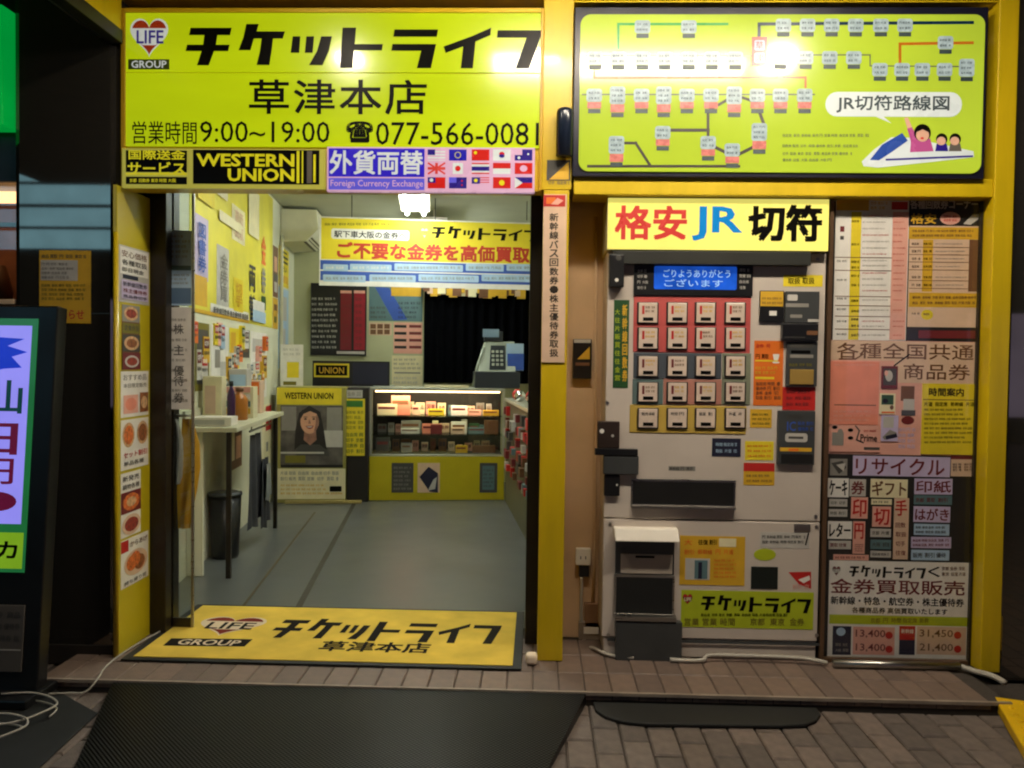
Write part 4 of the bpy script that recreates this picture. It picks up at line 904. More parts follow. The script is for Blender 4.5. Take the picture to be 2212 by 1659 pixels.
def rib_mat():
    m = bpy.data.materials.new('ribbed_rubber'); m.use_nodes = True; n = m.node_tree.nodes; L = m.node_tree.links; b = n['Principled BSDF']
    b.inputs['Base Color'].default_value = (*lin((9, 10, 9)), 1); b.inputs['Specular IOR Level'].default_value = 0.2
    tc = n.new('ShaderNodeTexCoord'); ad = None; hs = []
    for ang in (45, -45):
        mp2 = n.new('ShaderNodeMapping'); mp2.inputs['Rotation'].default_value = (0, 0, math.radians(ang)); wv = n.new('ShaderNodeTexWave'); wv.inputs['Scale'].default_value = 26.0; wv.bands_direction = 'X'
        L.new(tc.outputs['Object'], mp2.inputs['Vector']); L.new(mp2.outputs['Vector'], wv.inputs['Vector']); hs.append(wv)
    mu = n.new('ShaderNodeMath'); mu.operation = 'MULTIPLY'; L.new(hs[0].outputs['Fac'], mu.inputs[0]); L.new(hs[1].outputs['Fac'], mu.inputs[1])
    bp = n.new('ShaderNodeBump'); bp.inputs['Strength'].default_value = 0.75; bp.inputs['Distance'].default_value = 0.003; L.new(mu.outputs[0], bp.inputs['Height']); L.new(bp.outputs['Normal'], b.inputs['Normal'])
    nz = n.new('ShaderNodeTexNoise'); nz.inputs['Scale'].default_value = 4.0; nz.inputs['Detail'].default_value = 6.0; L.new(tc.outputs['Object'], nz.inputs['Vector'])
    b.inputs['Roughness'].default_value = 0.3
    return m
ribm = rib_mat()
rq = [(-1.735, -0.356), (0.222, -0.356), (-0.03, -1.22), (-1.45, -1.22)]
vs = [(x, y, 0.0025) for x, y in rq[::-1]] + [(x, y, 0.045 if y > -0.5 else 0.007) for x, y in rq[::-1]]
rb = MB().hexa([Vector(p) for p in vs], ribm)
rb.build('entrance_ramp', None, 'large black ribbed rubber ramp mat leading up to the shop step', 'ramp mat')
rb2 = MB(); q = [(0.262, -0.357)]
for x, y in ((0.262, -0.357), (1.205, -0.357)): pass
zp = Plane('Z', 0.0)
pts = [(0.25, -0.357), (1.15, -0.357), (1.145, -0.42), (1.11, -0.475), (1.05, -0.515), (0.95, -0.53), (0.45, -0.545), (0.355, -0.53), (0.29, -0.49), (0.255, -0.43)]
rb2.prism(zp, pts, 0.0025, 0.016, black_rubber).build('machine_mat', None, 'black rubber standing mat with rounded front in front of the ticket machine', 'mat', bevel=0.004)
pts = [(-1.685, -0.56), (-1.655, -0.95), (-1.66, -1.2), (-2.6, -1.2), (-2.6, -0.36), (-1.97, -0.36)]
MB().prism(zp, pts, 0.0025, 0.008, black_rubber).build('side_sheet', None, 'plain black sheet under the standing display by the dark pillar', 'mat', bevel=0.002)  # flat black sheet over the paving left of the ramp
# yellow plastic ramp block at the far right
e = Vector((1.942-1.834, -0.261+0.59)).normalized(); nn = Vector((e.y, -e.x))
p0 = Vector((1.90, -0.275)); L_, W_ = 0.62, 0.32
c_ = [p0, p0+nn*W_, p0+nn*W_-e*L_, p0-e*L_]
yp = thing('yellow_ramp_block', 'yellow plastic kerb ramp block with studs at the dark right pillar', 'ramp block', (c_[2].x, c_[2].y, 0))
ypl = mat('yellow_plastic', (232, 186, 20), 0.45, var=0.12, scale=10)
bq = c_[::-1]
MB().hexa([Vector((p.x, p.y, 0.0025)) for p in bq]+[Vector((p.x, p.y, 0.045)) for p in bq], ypl).build('block', yp, bevel=0.005)
sm = MB()
for i in range(5):
    for j in range(9):
        c0 = p0+nn*(0.04+i*0.06)-e*(0.04+j*0.066); sm.tube([(c0.x, c0.y, 0.044), (c0.x, c0.y, 0.051)], [0.013, 0.009], ypl, 8)
sm.build('studs', yp, kind='stuff')
# cables at the left
cable('light_cable', 'thin white cable trailing from the doormat past the dark pillar', [(-1.80, 0.20, SZ+0.017), (-1.838, 0.05, SZ+0.007), (-1.845, -0.12, SZ+0.007), (-1.83, -0.25, SZ+0.007), (-1.80, -0.35, SZ+0.008), (-1.83, -0.39, 0.016), (-1.90, -0.40, 0.013), (-2.02, -0.42, 0.013)], 0.0042)
for k, (lab, dx, dy, rr0) in enumerate((('larger loop of white cable lying on the black side sheet', 0, 0, 0.16), ('smaller loop of white cable lying on the black side sheet', 0.05, -0.16, 0.11))):
    pts = []
    for i in range(15):
        t = i/14*2*math.pi*1.35+k; pts.append((-2.0+dx+rr0*math.cos(t)*(1+0.1*math.sin(3*t)), -0.62+dy+rr0*0.8*math.sin(t), 0.014+0.0028*i*(1 if k == 0 else 1.3)))
    cable('cable_loop', lab, pts, 0.004, sub=4)
MB().box(-0.028, 0.024, -0.085, -0.03, SZ+0.002, SZ+0.05, mat('salt_white', (235, 215, 190), 0.5, var=0.05)).build('door_stop', None, 'small white block at the foot of the yellow middle pillar', 'door stop', bevel=0.014)

# ================================================================== DARK PILLARS AND NEIGHBOURS
pl = thing('dark_pillar', 'polished dark metal clad pillar between the shop and its neighbour', 'pillar', (-2.1, 0.1, 0))
MB().box(-2.345, -1.873, -0.06, 0.42, 0.0, CANZ-0.002, polished).build('cladding', pl, bevel=0.03)
MB().box(-2.356, -1.874, -0.066, -0.02, 0.001, 0.09, mat('pillar_plinth', (40, 36, 33), 0.5)).build('plinth', pl, bevel=0.003)
PP = Plane('Y', -0.061)
def art_pp(a): a.rows(90, 548, 186, 560, 1, P['dgrey'], 0.5, 1, 0).r(88, 562, 168, 606, P['lgrey']).rows(90, 566, 160, 604, 4, P['grey'], 0.5, 2).rows(90, 612, 188, 650, 4, P['olive'], 0.5, 3, 0.1).t('お知らせ', 112, 668, 182, 690, P['red'], 0.02)
sheet('pillar_notice', 'ochre yellow notice with red lettering on the dark pillar', 'notice', PP, (85, 541, 196, 698), P['gold'], art_pp)
cb = thing('canopy_side_panel', 'yellow side panel of the canopy above dark trim with a steel strip', 'panel', (-1.86, -0.35, 2.78))
MB().box(-1.872, -1.852, -0.85, -0.062, 2.835, CANZ-0.002, yellow_paint).build('panel', cb)
MB().box(-1.905, -1.845, -0.85, -0.062, 2.775, 2.834, mat('dark_trim', (26, 25, 22), 0.4)).build('trim', cb, bevel=0.003)
MB().box(-1.95, -1.93, -0.85, -0.062, 2.80, 2.812, steel).build('steel_strip', cb)
MB().box(-1.935, -1.906, -0.85, -0.062, 2.80, 2.834, mat('dark_trim', (26, 25, 22))).build('trim_arm', cb)
MB().box(2.064, 2.75, 0.0, 0.42, 0, CANZ-0.002, polished).build('dark_pillar', None, 'polished dark metal clad pillar at the far side of the yellow frame', 'pillar', bevel=0.02)
# the neighbour on the left
nb = thing('neighbour_shopfront', 'dark neighbouring shopfront with a warm lit window behind the standing display', 'shopfront', (-3.2, 0.1, 0))
nw = mat('neighbour_dark_wall', (34, 34, 33), 0.35, var=0.2)
MB().box(-4.4, -2.347, 0.0, 0.6, 0.0, 1.62, nw).build('lower_wall', nb)
MB().box(-4.4, -2.347, 0.0, 0.6, 2.18, CANZ-0.002, nw).build('upper_wall', nb)
MB().box(-4.4, -2.347, 0.52, 0.6, 1.621, 2.179, mat('neighbour_back', (150, 100, 70), 0.7, var=0.4, scale=5)).build('window_back', nb)
MB().box(-4.4, -2.347, -0.05, 0.02, 1.622, 1.645, mat('pale_sill', (226, 196, 160), 0.5)).build('window_sill', nb, bevel=0.003)
MB().box(-4.4, -2.347, 0.02, 0.05, 1.98, 2.0, steel).build('window_rail', nb)
MB().box(-4.4, -2.347, 0.03, 0.034, 1.646, 2.178, glass('neighbour_glass', 0.12)).build('glass_pane', nb)
MB().box(-4.38, -2.40, 0.2, 0.3, 2.14, 2.178, mat('shelf_lamp', (255, 190, 120), emit=2.2, var=0)).build('shelf_lamp', nb)
for k in range(4):
    x = -2.44-k*0.2; mb = MB(); hgt = 0.16+0.05*((k*7) % 3)
    mb.tube([(x, 0.28, 1.623), (x, 0.28, 1.70), (x, 0.28, 1.623+hgt)], [0.05, 0.062, 0.03], P[['orange', 'brown', 'skin', 'maroon'][k % 4]], 12)
    mb.build('shelf_jar', None, ['orange', 'brown', 'pale tan', 'maroon'][k]+' jar on the neighbouring shop window shelf', 'jar', 'jars in the neighbouring window', smooth=True)
gs = MB().box(-3.3, -2.352, -0.12, -0.002, 2.4, 2.925, mat('lit_green_acrylic', (0, 158, 58), 0.25, emit=0.75, var=0.18, scale=1.4)).build('green_lightbox', None, 'plain glowing green light box sign of the neighbouring shop', 'sign', bevel=0.006)
# standing display leaning back
ds = thing('standing_display', 'black framed standing light display with lavender screen and green border', 'display stand', (-2.4, -0.40, 0))
ang = math.radians(5.5)
class Lean:
    def T(s, a_, b_, c_): return Vector((a_, -0.462 + b_*math.sin(ang) - c_*math.cos(ang), 0.008 + b_*math.cos(ang) + c_*math.sin(ang)))
    def P(s, x, y): return (x, y)
    def R(s, x0, y0, x1, y1): return (x0, x1, y1, y0)
LP = Lean(); DX0, DX1 = -2.72, -1.99
MB().slab(LP, (DX0, DX1, 0.03, 1.60), -0.07, 0, black_plastic).build('cabinet', ds, bevel=0.006)
MB().box(DX0-0.02, DX1+0.02, -0.56, -0.26, 0.009, 0.045, black_plastic).build('base', ds, bevel=0.006)
lav = mat('lavender_screen', (150, 145, 250), 0.2, emit=0.85, var=0.05); grn = mat('screen_green_border', (40, 130, 70), 0.2, emit=0.5, var=0.1)
MB().slab(LP, (DX0+0.07, -2.068, 0.505, 1.545), 0.0005, 0.004, grn).build('screen_border', ds)
MB().slab(LP, (DX0+0.09, -2.092, 0.70, 1.515), 0.0042, 0.005, lav).build('screen', ds)
MB().slab(LP, (DX0+0.07, -2.078, 0.52, 0.665), 0.0042, 0.005, mat('screen_lime', (140, 190, 40), 0.2, emit=0.6, var=0.1)).build('screen_footer', ds)
a = Art(LP, 0.0056)
blu = mat('screen_blue', (20, 50, 205), 0.2, emit=0.7); dgr = mat('screen_teal', (30, 90, 90), 0.2, emit=0.3); drd = mat('screen_maroon', (125, 30, 70), 0.2, emit=0.4)
a.poly([(-2.36, 1.30), (-2.30, 1.47), (-2.12, 1.46), (-2.19, 1.43), (-2.105, 1.405), (-2.17, 1.385), (-2.125, 1.34), (-2.2, 1.335)], blu)
a.t('仙', -2.30, 1.29, -2.115, 1.15, dgr, 0.02); a.t('日', -2.36, 1.11, -2.125, 0.98, drd, 0.02);
a.t('円', -2.30, 0.965, -2.135, 0.86, drd, 0.02); a.c(-2.2, 0.79, 0.085, 0.04, drd); a.t('カ', -2.19, 0.63, -2.10, 0.56, ink, 0.04)
a.build('print', ds)
MB().slab(LP, (DX0+0.1, -2.055, 0.11, 0.375), 0.0005, 0.008, mat('display_plate', (96, 90, 84), 0.5)).build('lower_plate', ds, bevel=0.002)
a = Art(LP, 0.009); a.rows(-2.5, 0.36, -2.07, 0.22, 3, P['dgrey'], 0.4, 3, 0.0); a.r(-2.5, 0.20, -2.06, 0.195, P['lgrey']); a.build('plate_print', ds)
# building across the street, seen only as reflections
ob = thing('opposite_building', 'dark building across the street with a pale blue lit roller shutter', 'building', (-3, -11, 0))
MB().box(-14, 14, -12, -11.5, 0, 9, mat('opposite_wall', (24, 23, 22), 0.8, var=0.2)).build('wall', ob)
shut = mat('shutter_blue', (120, 168, 190), 0.5, emit=3.2, var=0.12, scale=2)
for k in range(4): MB().box(-13, -6.6, -11.498, -11.485, 3.42+k*0.42, 3.42+k*0.42+(0.36, 0.35, 0.36, 0.34)[k], shut).build('shutter_slat', ob, bevel=0.01)
for k in range(4): MB().box(1.4+k*2.2, 2.9+k*2.2, -11.498, -11.46, 0.5, 2.4, mat('opposite_window', (205, 190, 230), 0.3, emit=0.5, var=0.25, scale=1)).build('window', ob)

# ================================================================== CANOPY LAMPS
wl = mat('downlight_glow', (255, 238, 212), emit=70.0, var=0)
tl = mat('tube_glow', (255, 243, 224), emit=50.0, var=0)
for (lx, ly, lp), wh in zip(LAMPS, ('large lime shop sign', 'yellow middle pillar', 'railway route map sign')):
    o = thing('downlight', 'round warm downlight in the canopy before the '+wh, 'downlight', (lx, ly, CANZ-0.05), 'downlights in the canopy')
    MB().tube([(lx, ly, CANZ-0.034), (lx, ly, CANZ-0.001)], 0.085, white_plastic, 20).build('ring', o, smooth=False)
    MB().tube([(lx, ly, CANZ-0.040), (lx, ly, CANZ-0.0345)], 0.068, wl, 20).build('lens', o)
o = thing('tube_light', 'long white fluorescent tube fitting under the canopy', 'light', ((TUBE['x0']+TUBE['x1'])/2, TUBE['y'], TUBE['z']-0.05))
MB().box(TUBE['x0']-0.03, TUBE['x1']+0.03, TUBE['y']-0.05, TUBE['y']+0.05, TUBE['z']+0.012, CANZ-0.001, white_plastic).build('fitting', o, bevel=0.004)
MB().tube([(TUBE['x0'], TUBE['y'], TUBE['z']-0.02), (TUBE['x1'], TUBE['y'], TUBE['z']-0.035)], 0.045, tl, 12).build('tube', o, smooth=True)

# ================================================================== INSIDE THE SHOP
iw = INT.w
def ibox(name, parent, u0, u1, v0, v1, z0, z1, m, bevel=0.003): return MB().box(u0, u1, v0, v1, z0, z1, m, INT).build(name, parent, bevel=bevel)
# ceiling lights
tub = mat('indoor_tube_glow', (246, 255, 248), emit=42.0, var=0)
for k, (u, v0, v1, pw) in enumerate(((-0.62, 2.75, 3.85, 4.0), (-0.62, 0.95, 2.05, 9.0), (-0.45, 4.35, 5.2, 4.0))):  # third fixture is an added one, lifting the dark back wall
    o = thing('ceiling_light', ['twin tube ceiling light glaring before the banner', 'twin tube ceiling light near the shop door', 'added twin tube light behind the banner brightening the back wall'][k], 'light', iw(u, (v0+v1)/2, CZ-0.1))
    LZ = 2.80
    ibox('fitting', o, u-0.13, u+0.13, v0, v1, LZ-0.05, LZ, white_plastic)
    for vv in (v0+0.15, v1-0.15): MB().tube([iw(u, vv, LZ), iw(u, vv, CZ-0.001)], 0.008, white_plastic, 8).build('rod', o)
    for d in (-0.075, 0.075): MB().tube([iw(u+d, v0+0.03, LZ-0.072), iw(u+d, v1-0.03, LZ-0.072)], 0.018, tub, 10).build('tube', o, smooth=True)
    lo = area_light('ceiling_lamp', iw(u, (v0+v1)/2, LZ-0.10), iw(u, (v0+v1)/2, 0), 0.24, 1.15, pw, (0.95, 1.0, 0.93)); lo.rotation_euler = (0, 0, math.radians(7.5))
# wall pieces
LW = Plane('X', U0, INT)
def wsheet(name, label, cat, v0, v1, z0, z1, base, prints, group=None, thick=0.003):
    o = MB().slab(LW, (v0, v1, z0, z1), 0.0004, thick, P[base] if isinstance(base, str) else base).build(name, None, label, cat, group)
    mb = MB()
    for k, (a0, a1, b0, b1, m) in enumerate(prints):
        w_ = thick+0.0008+0.0006*k; q = (v0+(v1-v0)*a0, v0+(v1-v0)*a1, z0+(z1-z0)*b0, z0+(z1-z0)*b1)
        if isinstance(m, tuple): mb.text(LW, m[0], q, w_, m[1], 0.03)
        else: mb.face([LW.T(q[0], q[2], w_), LW.T(q[1], q[2], w_), LW.T(q[1], q[3], w_), LW.T(q[0], q[3], w_)], m)
    if mb.f: mb.build('print', o)
    return o
GW = 'posters on the left wall of the shop'
wsheet('wall_poster', 'huge yellow wall poster with pale sheets and vertical black writing', 'poster', 1.55, 4.15, 1.68, 2.88, mat('poster_yellow', (226, 214, 70), 0.5, var=0.12, scale=3),
    [(.02, .16, .18, .52, P['lilac']), (.03, .15, .04, .2, P['gold']), (.24, .37, .05, .42, P['lgrey']), (.18, .62, .0, .07, P['white']), (.02, .62, .0, .02, P['gold']),
     (.40, .56, .5, .72, P['cream']), (.42, .54, .06, .27, P['yellow']), (.62, .71, .22, .40, ('両', P['dgrey'])), (.62, .71, .02, .20, ('替', P['dgrey'])), (.80, .87, .45, .66, ('金', P['orange'])), (.80, .87, .24, .43, ('券', P['grey'])), (.80, .87, .12, .22, P['dgreen']),
     (.27, .35, .10, .38, ('金\n券\n買', P['grey'])), (.43, .53, .52, .70, ('高価\n買取', P['tan'])), (.20, .60, .015, .055, ('新幹線回数券 株主優待券 商品券', P['dgrey'])), (.06, .13, .22, .48, ('図\n書\n券', P['blue'])), (.44, .52, .09, .24, ('切\n手', P['gold'])), (.22, .34, .70, .95, P['cream']), (.60, .75, .60, .92, P['cream']), (.66, .86, .02, .10, P['sky']), (.66, .84, .1, .17, P['white']), (.25, .5, .56, .62, P['cream']), (.05, .2, .6, .9, P['yellow'])])
wsheet('wall_poster', 'narrow brown photo poster beside the huge yellow wall poster', 'poster', 4.18, 4.42, 1.98, 2.46, 'brown', [(.2, .8, .5, .8, P['skin']), (.2, .8, .1, .3, P['lgrey']), (.1, .9, .32, .46, P['dgrey'])], GW)
wsheet('wall_poster', 'narrow gold poster below the brown photo poster', 'poster', 4.18, 4.42, 1.68, 1.97, 'gold', [(.2, .8, .6, .8, P['brown']), (.2, .7, .2, .4, P['olive'])], GW)
wsheet('wall_poster', 'yellow striped poster high near the air conditioner', 'poster', 4.46, 5.0, 2.12, 2.5, 'yellow', [(.1, .9, .62, .68, ink), (.1, .9, .75, .81, ink), (.1, .8, .88, .93, ink), (.1, .9, .1, .3, P['gold']), (.2, .8, .38, .56, ('安い', ink))], GW)
wsheet('wall_poster', 'pale blue poster under the yellow striped poster', 'poster', 4.46, 5.0, 1.3, 2.1, 'sky', [(.2, .8, .6, .9, P['lgrey']), (.2, .7, .2, .5, P['lgrey'])], GW)
wsheet('wall_poster', 'dark olive sheet on the wall above the writing table', 'poster', 1.68, 2.0, 1.18, 1.62, 'olive', [(.1, .9, .1, .9, P['dgrey'])], GW)
wsheet('wall_poster', 'white cartoon sheet on the wall above the writing table', 'poster', 2.05, 2.5, 1.2, 1.62, 'white', [(.1, .4, .75, .95, P['navy']), (.2, .5, .3, .6, P['grey']), (.5, .9, .1, .4, P['lgrey'])], GW)
wsheet('wall_poster', 'yellow slanted flyer next to the white cartoon sheet', 'poster', 2.55, 2.85, 1.3, 1.62, 'yellow', [(.1, .6, .2, .9, P['gold']), (.3, .8, .1, .4, P['white'])], GW)
wsheet('wall_poster', 'dark photo flyer above the leaflet rack', 'poster', 2.9, 3.2, 1.4, 1.62, 'dgrey', [(.1, .8, .2, .6, P['brown'])], GW)
wsheet('wall_poster', 'white paper sheet at the far end above the writing table', 'poster', 3.25, 3.9, 1.05, 1.62, 'white', [(.1, .9, .7, .9, P['lgrey']), (.1, .7, .2, .5, P['lgrey'])], GW)
wsheet('wall_poster', 'tall cream poster with red top low on the left wall', 'poster', 3.72, 4.14, 0.12, 0.98, 'cream', [(.35, .95, .72, .98, P['red']), (.4, .6, .5, .6, P['grey']), (.4, .6, .3, .4, P['grey'])], GW)
wsheet('wall_poster', 'brown photo poster low under the writing table', 'poster', 2.55, 2.95, 0.55, 0.9, 'brown', [(.1, .4, .2, .9, P['cream']), (.5, .9, .2, .7, P['skin'])], GW)
rdl = random.Random(21)
for k in range(26):
    v = 1.62+k*0.083+rdl.uniform(-.03, .03); z = rdl.choice([1.12, 1.24, 1.36, 1.48])+rdl.uniform(-.02, .02); ww, hh = rdl.uniform(.10, .17), rdl.uniform(.12, .2)
    bc = rdl.choice(['white', 'cream', 'yellow', 'sky', 'pink', 'gold', 'lgrey', 'orange']); c2 = rdl.choice(['maroon', 'navy', 'dgreen', 'brown', 'red', 'teal'])
    wsheet('leaflet', 'small %s leaflet with %s heading pinned above the writing table' % tuple({'lgrey': 'pale grey', 'dgreen': 'dark green', 'sky': 'pale blue'}.get(q_, q_) for q_ in (bc, c2)), 'leaflet', v, v+ww, z, z+hh, bc, [(.08, .92, .55, .92, P[c2]), (.08, .9, .3, .45, ('取扱中', P['dgrey'])), (.15, .85, .64, .84, (rdl.choice(['金券', '切手', '優待', '両替']), P['white']))], 'leaflets above the writing table', 0.005+0.0012*k)
# air conditioner
ac = thing('air_conditioner', 'white wall mounted air conditioner under the ceiling in the far corner', 'air conditioner', iw(-1.8, 4.9, 2.45))
acm = mat('aircon_white', (226, 222, 196), 0.4)
vs = []
for v in (4.55, 5.33): vs.append([iw(-1.949, v, 2.87), iw(-1.60, v, 2.87), iw(-1.58, v, 2.68), iw(-1.70, v, 2.56), iw(-1.949, v, 2.54)])
mb = MB(); A, B = vs; mb.mesh(A+B, [(0, 1, 2, 3, 4), (9, 8, 7, 6, 5)]+[(i, 5+i, 5+(i+1) % 5, (i+1) % 5) for i in range(5)], acm); mb.build('case', ac, bevel=0.01)
for k in range(3): mb = MB(); mb.box(-1.72+0.03*k-0.012, -1.72+0.03*k+0.012, 4.6, 5.28, 2.552+0.02*k, 2.56+0.02*k, mat('louvre_grey', (110, 104, 80), 0.5), INT); mb.build('louvre', ac)
MB().tube([iw(-1.93, 4.54, 2.6), iw(-1.93, 4.50, 2.5), iw(-1.93, 4.5, 1.0)], 0.02, acm, 8).build('drain_pipe', ac, smooth=True)
# writing table
tb = thing('writing_table', 'narrow white writing table fixed along the left wall with a dark leg', 'table', iw(-1.8, 2.2, SZ))
ibox('table_top', tb, -1.949, -1.63, 1.42, 2.98, 0.945, 0.975, mat('table_white', (206, 204, 176), 0.4), 0.004)
ibox('back_ledge', tb, -1.949, -1.93, 1.42, 2.98, 0.976, 1.07, mat('table_white', (206, 204, 176)), 0.003)
ibox('leg', tb, -1.70, -1.67, 1.44, 1.47, SZ, 0.944, dark_metal)
ibox('leg', tb, -1.70, -1.67, 2.92, 2.95, SZ, 0.944, dark_metal)
ibox('side_panel', tb, -1.949, -1.85, 1.50, 1.53, SZ, 0.944, wall_paint)
# things on the table
def onbox(name, label, cat, u0, u1, v0, v1, z0, h, m, extra=None, group=None):
    o = MB().box(u0, u1, v0, v1, z0, z0+h, m, INT).build(name, None, label, cat, group, bevel=0.004)
    if extra: extra(o)
    return o
TZ = 0.9755
def tray(o):
    MB().box(-1.90, -1.72, 1.487, 1.489, TZ+0.01, TZ+0.04, P['lgrey'], INT).build('label', o)
onbox('white_tray', 'low white tray at the near end of the writing table', 'tray', -1.92, -1.68, 1.49, 1.66, TZ, 0.055, white_plastic, tray)
def carton(o):
    MB().box(-1.905, -1.84, 1.742, 1.7445, TZ+0.06, TZ+0.24, P['tan'], INT).build('label', o)
onbox('leaflet_carton', 'tall cream leaflet carton with tan panel on the writing table', 'carton', -1.92, -1.80, 1.745, 1.86, TZ, 0.30, P['cream'], carton)
def bottle(name, label, u, v, r, h, m, cap):
    o = thing(name, label, 'bottle', iw(u, v, TZ), 'bottles on the writing table')
    MB().tube([iw(u, v, TZ+h*k) for k in (0, .02, .62, .75, .82, .88)], [r*.9, r, r, r*.75, r*.45, r*.42], m, 14).build('body', o, smooth=True)
    MB().tube([iw(u, v, TZ+h*.88), iw(u, v, TZ+h)], r*.5, cap, 12).build('cap', o, smooth=True)
bottle('ink_bottle', 'slim dark purple bottle beside the cream leaflet carton', -1.755, 1.80, 0.026, 0.27, mat('purple_plastic', (60, 30, 70), 0.3), P['black'])
bottle('amber_bottle', 'broad amber brown bottle on the writing table', -1.76, 2.05, 0.055, 0.22, mat('amber_plastic', (170, 104, 34), 0.3), P['brown'])
def rack(o):
    for k in range(4): MB().box(-1.90+0.0, -1.72, 2.196-0.002*k, 2.1975-0.002*k, TZ+0.03+0.05*k, TZ+0.07+0.05*k, P[['gold', 'teal', 'white', 'pink'][k]], INT).build('leaflet', o)
onbox('leaflet_rack', 'white leaflet rack with coloured leaflets on the writing table', 'rack', -1.92, -1.70, 2.20, 2.34, TZ, 0.22, mat('rack_white', (222, 216, 180), 0.4), rack)
onbox('leaflet_box', 'tall grey box of leaflets behind the amber bottle', 'box', -1.93, -1.80, 2.45, 2.6, TZ, 0.34, P['lgrey'], lambda o: MB().box(-1.92, -1.81, 2.446, 2.449, TZ+0.1, TZ+0.3, P['sky'], INT).build('label', o))
onbox('leaflet_box', 'orange topped box of leaflets at the far end of the table', 'box', -1.93, -1.76, 2.72, 2.86, TZ, 0.25, P['tan'], lambda o: MB().box(-1.92, -1.77, 2.716, 2.719, TZ+0.14, TZ+0.24, P['orange'], INT).build('label', o))
# under the table: waste bin and hanging coats
wb = thing('waste_bin', 'dark round waste bin under the writing table', 'bin', iw(-1.84, 2.0, SZ))
MB().tube([iw(-1.84, 2.0, SZ+z) for z in (0, 0.02, 0.42)], [0.085, 0.09, 0.105], black_plastic, 18).build('body', wb, smooth=True)
MB().tube([iw(-1.84, 2.0, SZ+z) for z in (0.42, 0.44)], [0.112, 0.108], machine_dark, 18).build('rim', wb, smooth=True)
ct = thing('hanging_coat', 'dark grey coat hanging from the side of the writing table', 'coat', iw(-1.66, 2.3, SZ))
def cloth(u, v0, v1, z0, z1, amp, m, n=14, k=6):
    mb = MB(); vs = []; fs = []
    for j in range(k+1):
        for i in range(n+1):
            t = i/n; s_ = j/k; flare = 1+0.15*(1-s_)
            v = (v0+v1)/2+(t-.5)*(v1-v0)*flare; vs.append(iw(u+amp*math.sin(t*15+s_*1.2)*(1.2-s_*.7), v, z0+(z1-z0)*s_+0.02*math.sin(t*9)*(1-s_)))
    for j in range(k):
        for i in range(n): a0 = j*(n+1)+i; fs.append((a0, a0+1, a0+n+2, a0+n+1))
    return mb.mesh(vs, fs, m)
cl = mat('dark_grey_cloth', (58, 58, 62), 0.85, var=0.25, scale=12); cl2 = mat('pale_grey_cloth', (150, 152, 148), 0.85, var=0.2)
cloth(-1.70, 2.05, 2.45, 0.22, 0.86, 0.02, cl).build('outer_cloth', ct, smooth=True)
cloth(-1.68, 2.38, 2.62, 0.16, 0.66, 0.015, cl).build('outer_cloth', ct, smooth=True)
cloth(-1.655, 2.42, 2.56, 0.36, 0.62, 0.012, cl2).build('lining', ct, smooth=True)
MB().tube([iw(-1.68, 2.0, 0.90), iw(-1.68, 2.7, 0.90)], 0.008, steel, 8).tube([iw(-1.68, 2.05, 0.90), iw(-1.68, 2.05, 0.944)], 0.005, steel, 6).tube([iw(-1.68, 2.65, 0.90), iw(-1.68, 2.65, 0.944)], 0.005, steel, 6).build('rail', ct, smooth=True)
# money transfer stand by the back counter
SV = 4.06; SPn = Plane('Y', SV, INT)
r = SPn.R(597, 836, 747, 1086)
sd = thing('poster_stand', 'yellow topped money transfer poster stand with a portrait photo and price panel', 'poster stand', iw((r[0]+r[1])/2, SV+0.1, SZ))
MB().box(r[0], r[1], SV, SV+0.30, SZ+0.001, r[3], mat('stand_board', (150, 142, 70), 0.5), INT).build('board', sd, bevel=0.004)
a = Art(SPn, 0.001)
a.r(598, 838, 738, 874, P['yellow']).t('WESTERN UNION', 615, 848, 720, 862, ink, 0.04).r(606, 876, 741, 1004, mat('photo_grey', (92, 86, 80), 0.5, var=0.5, scale=9))
a.r(608, 878, 640, 930, P['grey']).r(706, 880, 738, 960, P['grey']).r(700, 930, 740, 966, P['lgrey'])
a.poly([(640, 985), (645, 950), (668, 934), (700, 950), (712, 985)], P['dgrey'])
pskin = mat('print_portrait_skin', (186, 142, 120), 0.5, var=0.22, scale=22); hair = mat('print_hair', (34, 28, 26), 0.5, var=0.4, scale=25); lip = mat('print_lip', (150, 60, 54), 0.5); shade = mat('print_skin_shade', (150, 106, 88), 0.5, var=0.25, scale=22)
a.poly([(636, 972), (638, 930), (646, 892), (668, 876), (692, 890), (700, 930), (706, 972), (690, 960), (650, 960)], hair)
a.poly([(656, 950), (658, 926), (682, 926), (684, 950), (670, 962)], shade).c(669, 910, 20, 27, P['skin']).poly([(649, 906), (652, 886), (668, 880), (686, 886), (690, 908), (684, 894), (670, 888), (656, 894)], hair)
a.poly([(683, 895), (689, 905), (686, 925), (678, 934), (682, 915)], shade).r(656, 900, 664, 901.6, hair).r(674, 900, 682, 901.6, hair).c(660, 905, 3, 1.8, hair).c(678, 905, 3, 1.8, hair).poly([(668, 905), (672, 915), (666, 915)], shade)
a.poly([(660, 920), (678, 919), (675, 925), (669, 927), (664, 925)], lip).poly([(662, 921), (676, 920.5), (672, 923.5), (666, 923.5)], P['lgrey'])
a.r(616, 984, 660, 1000, P['olive']).r(606, 976, 700, 980, P['lgrey']).r(606, 1004, 741, 1010, P['black'])
a.build('portrait_print', sd)
a = Art(SPn, 0.001); a.r(599, 1012, 746, 1078, P['cream']).rows(606, 1016, 740, 1040, 2, P['grey'], 0.5, 3, 0.1).rows(606, 1044, 740, 1070, 3, P['gold'], 0.4, 5, 0.4).rr(712, 1050, 738, 1062, ink, 0.01); a.build('price_print', sd)
CPn = Plane('Y', SV+0.05, INT)
r = CPn.R(749, 838, 797, 1080)
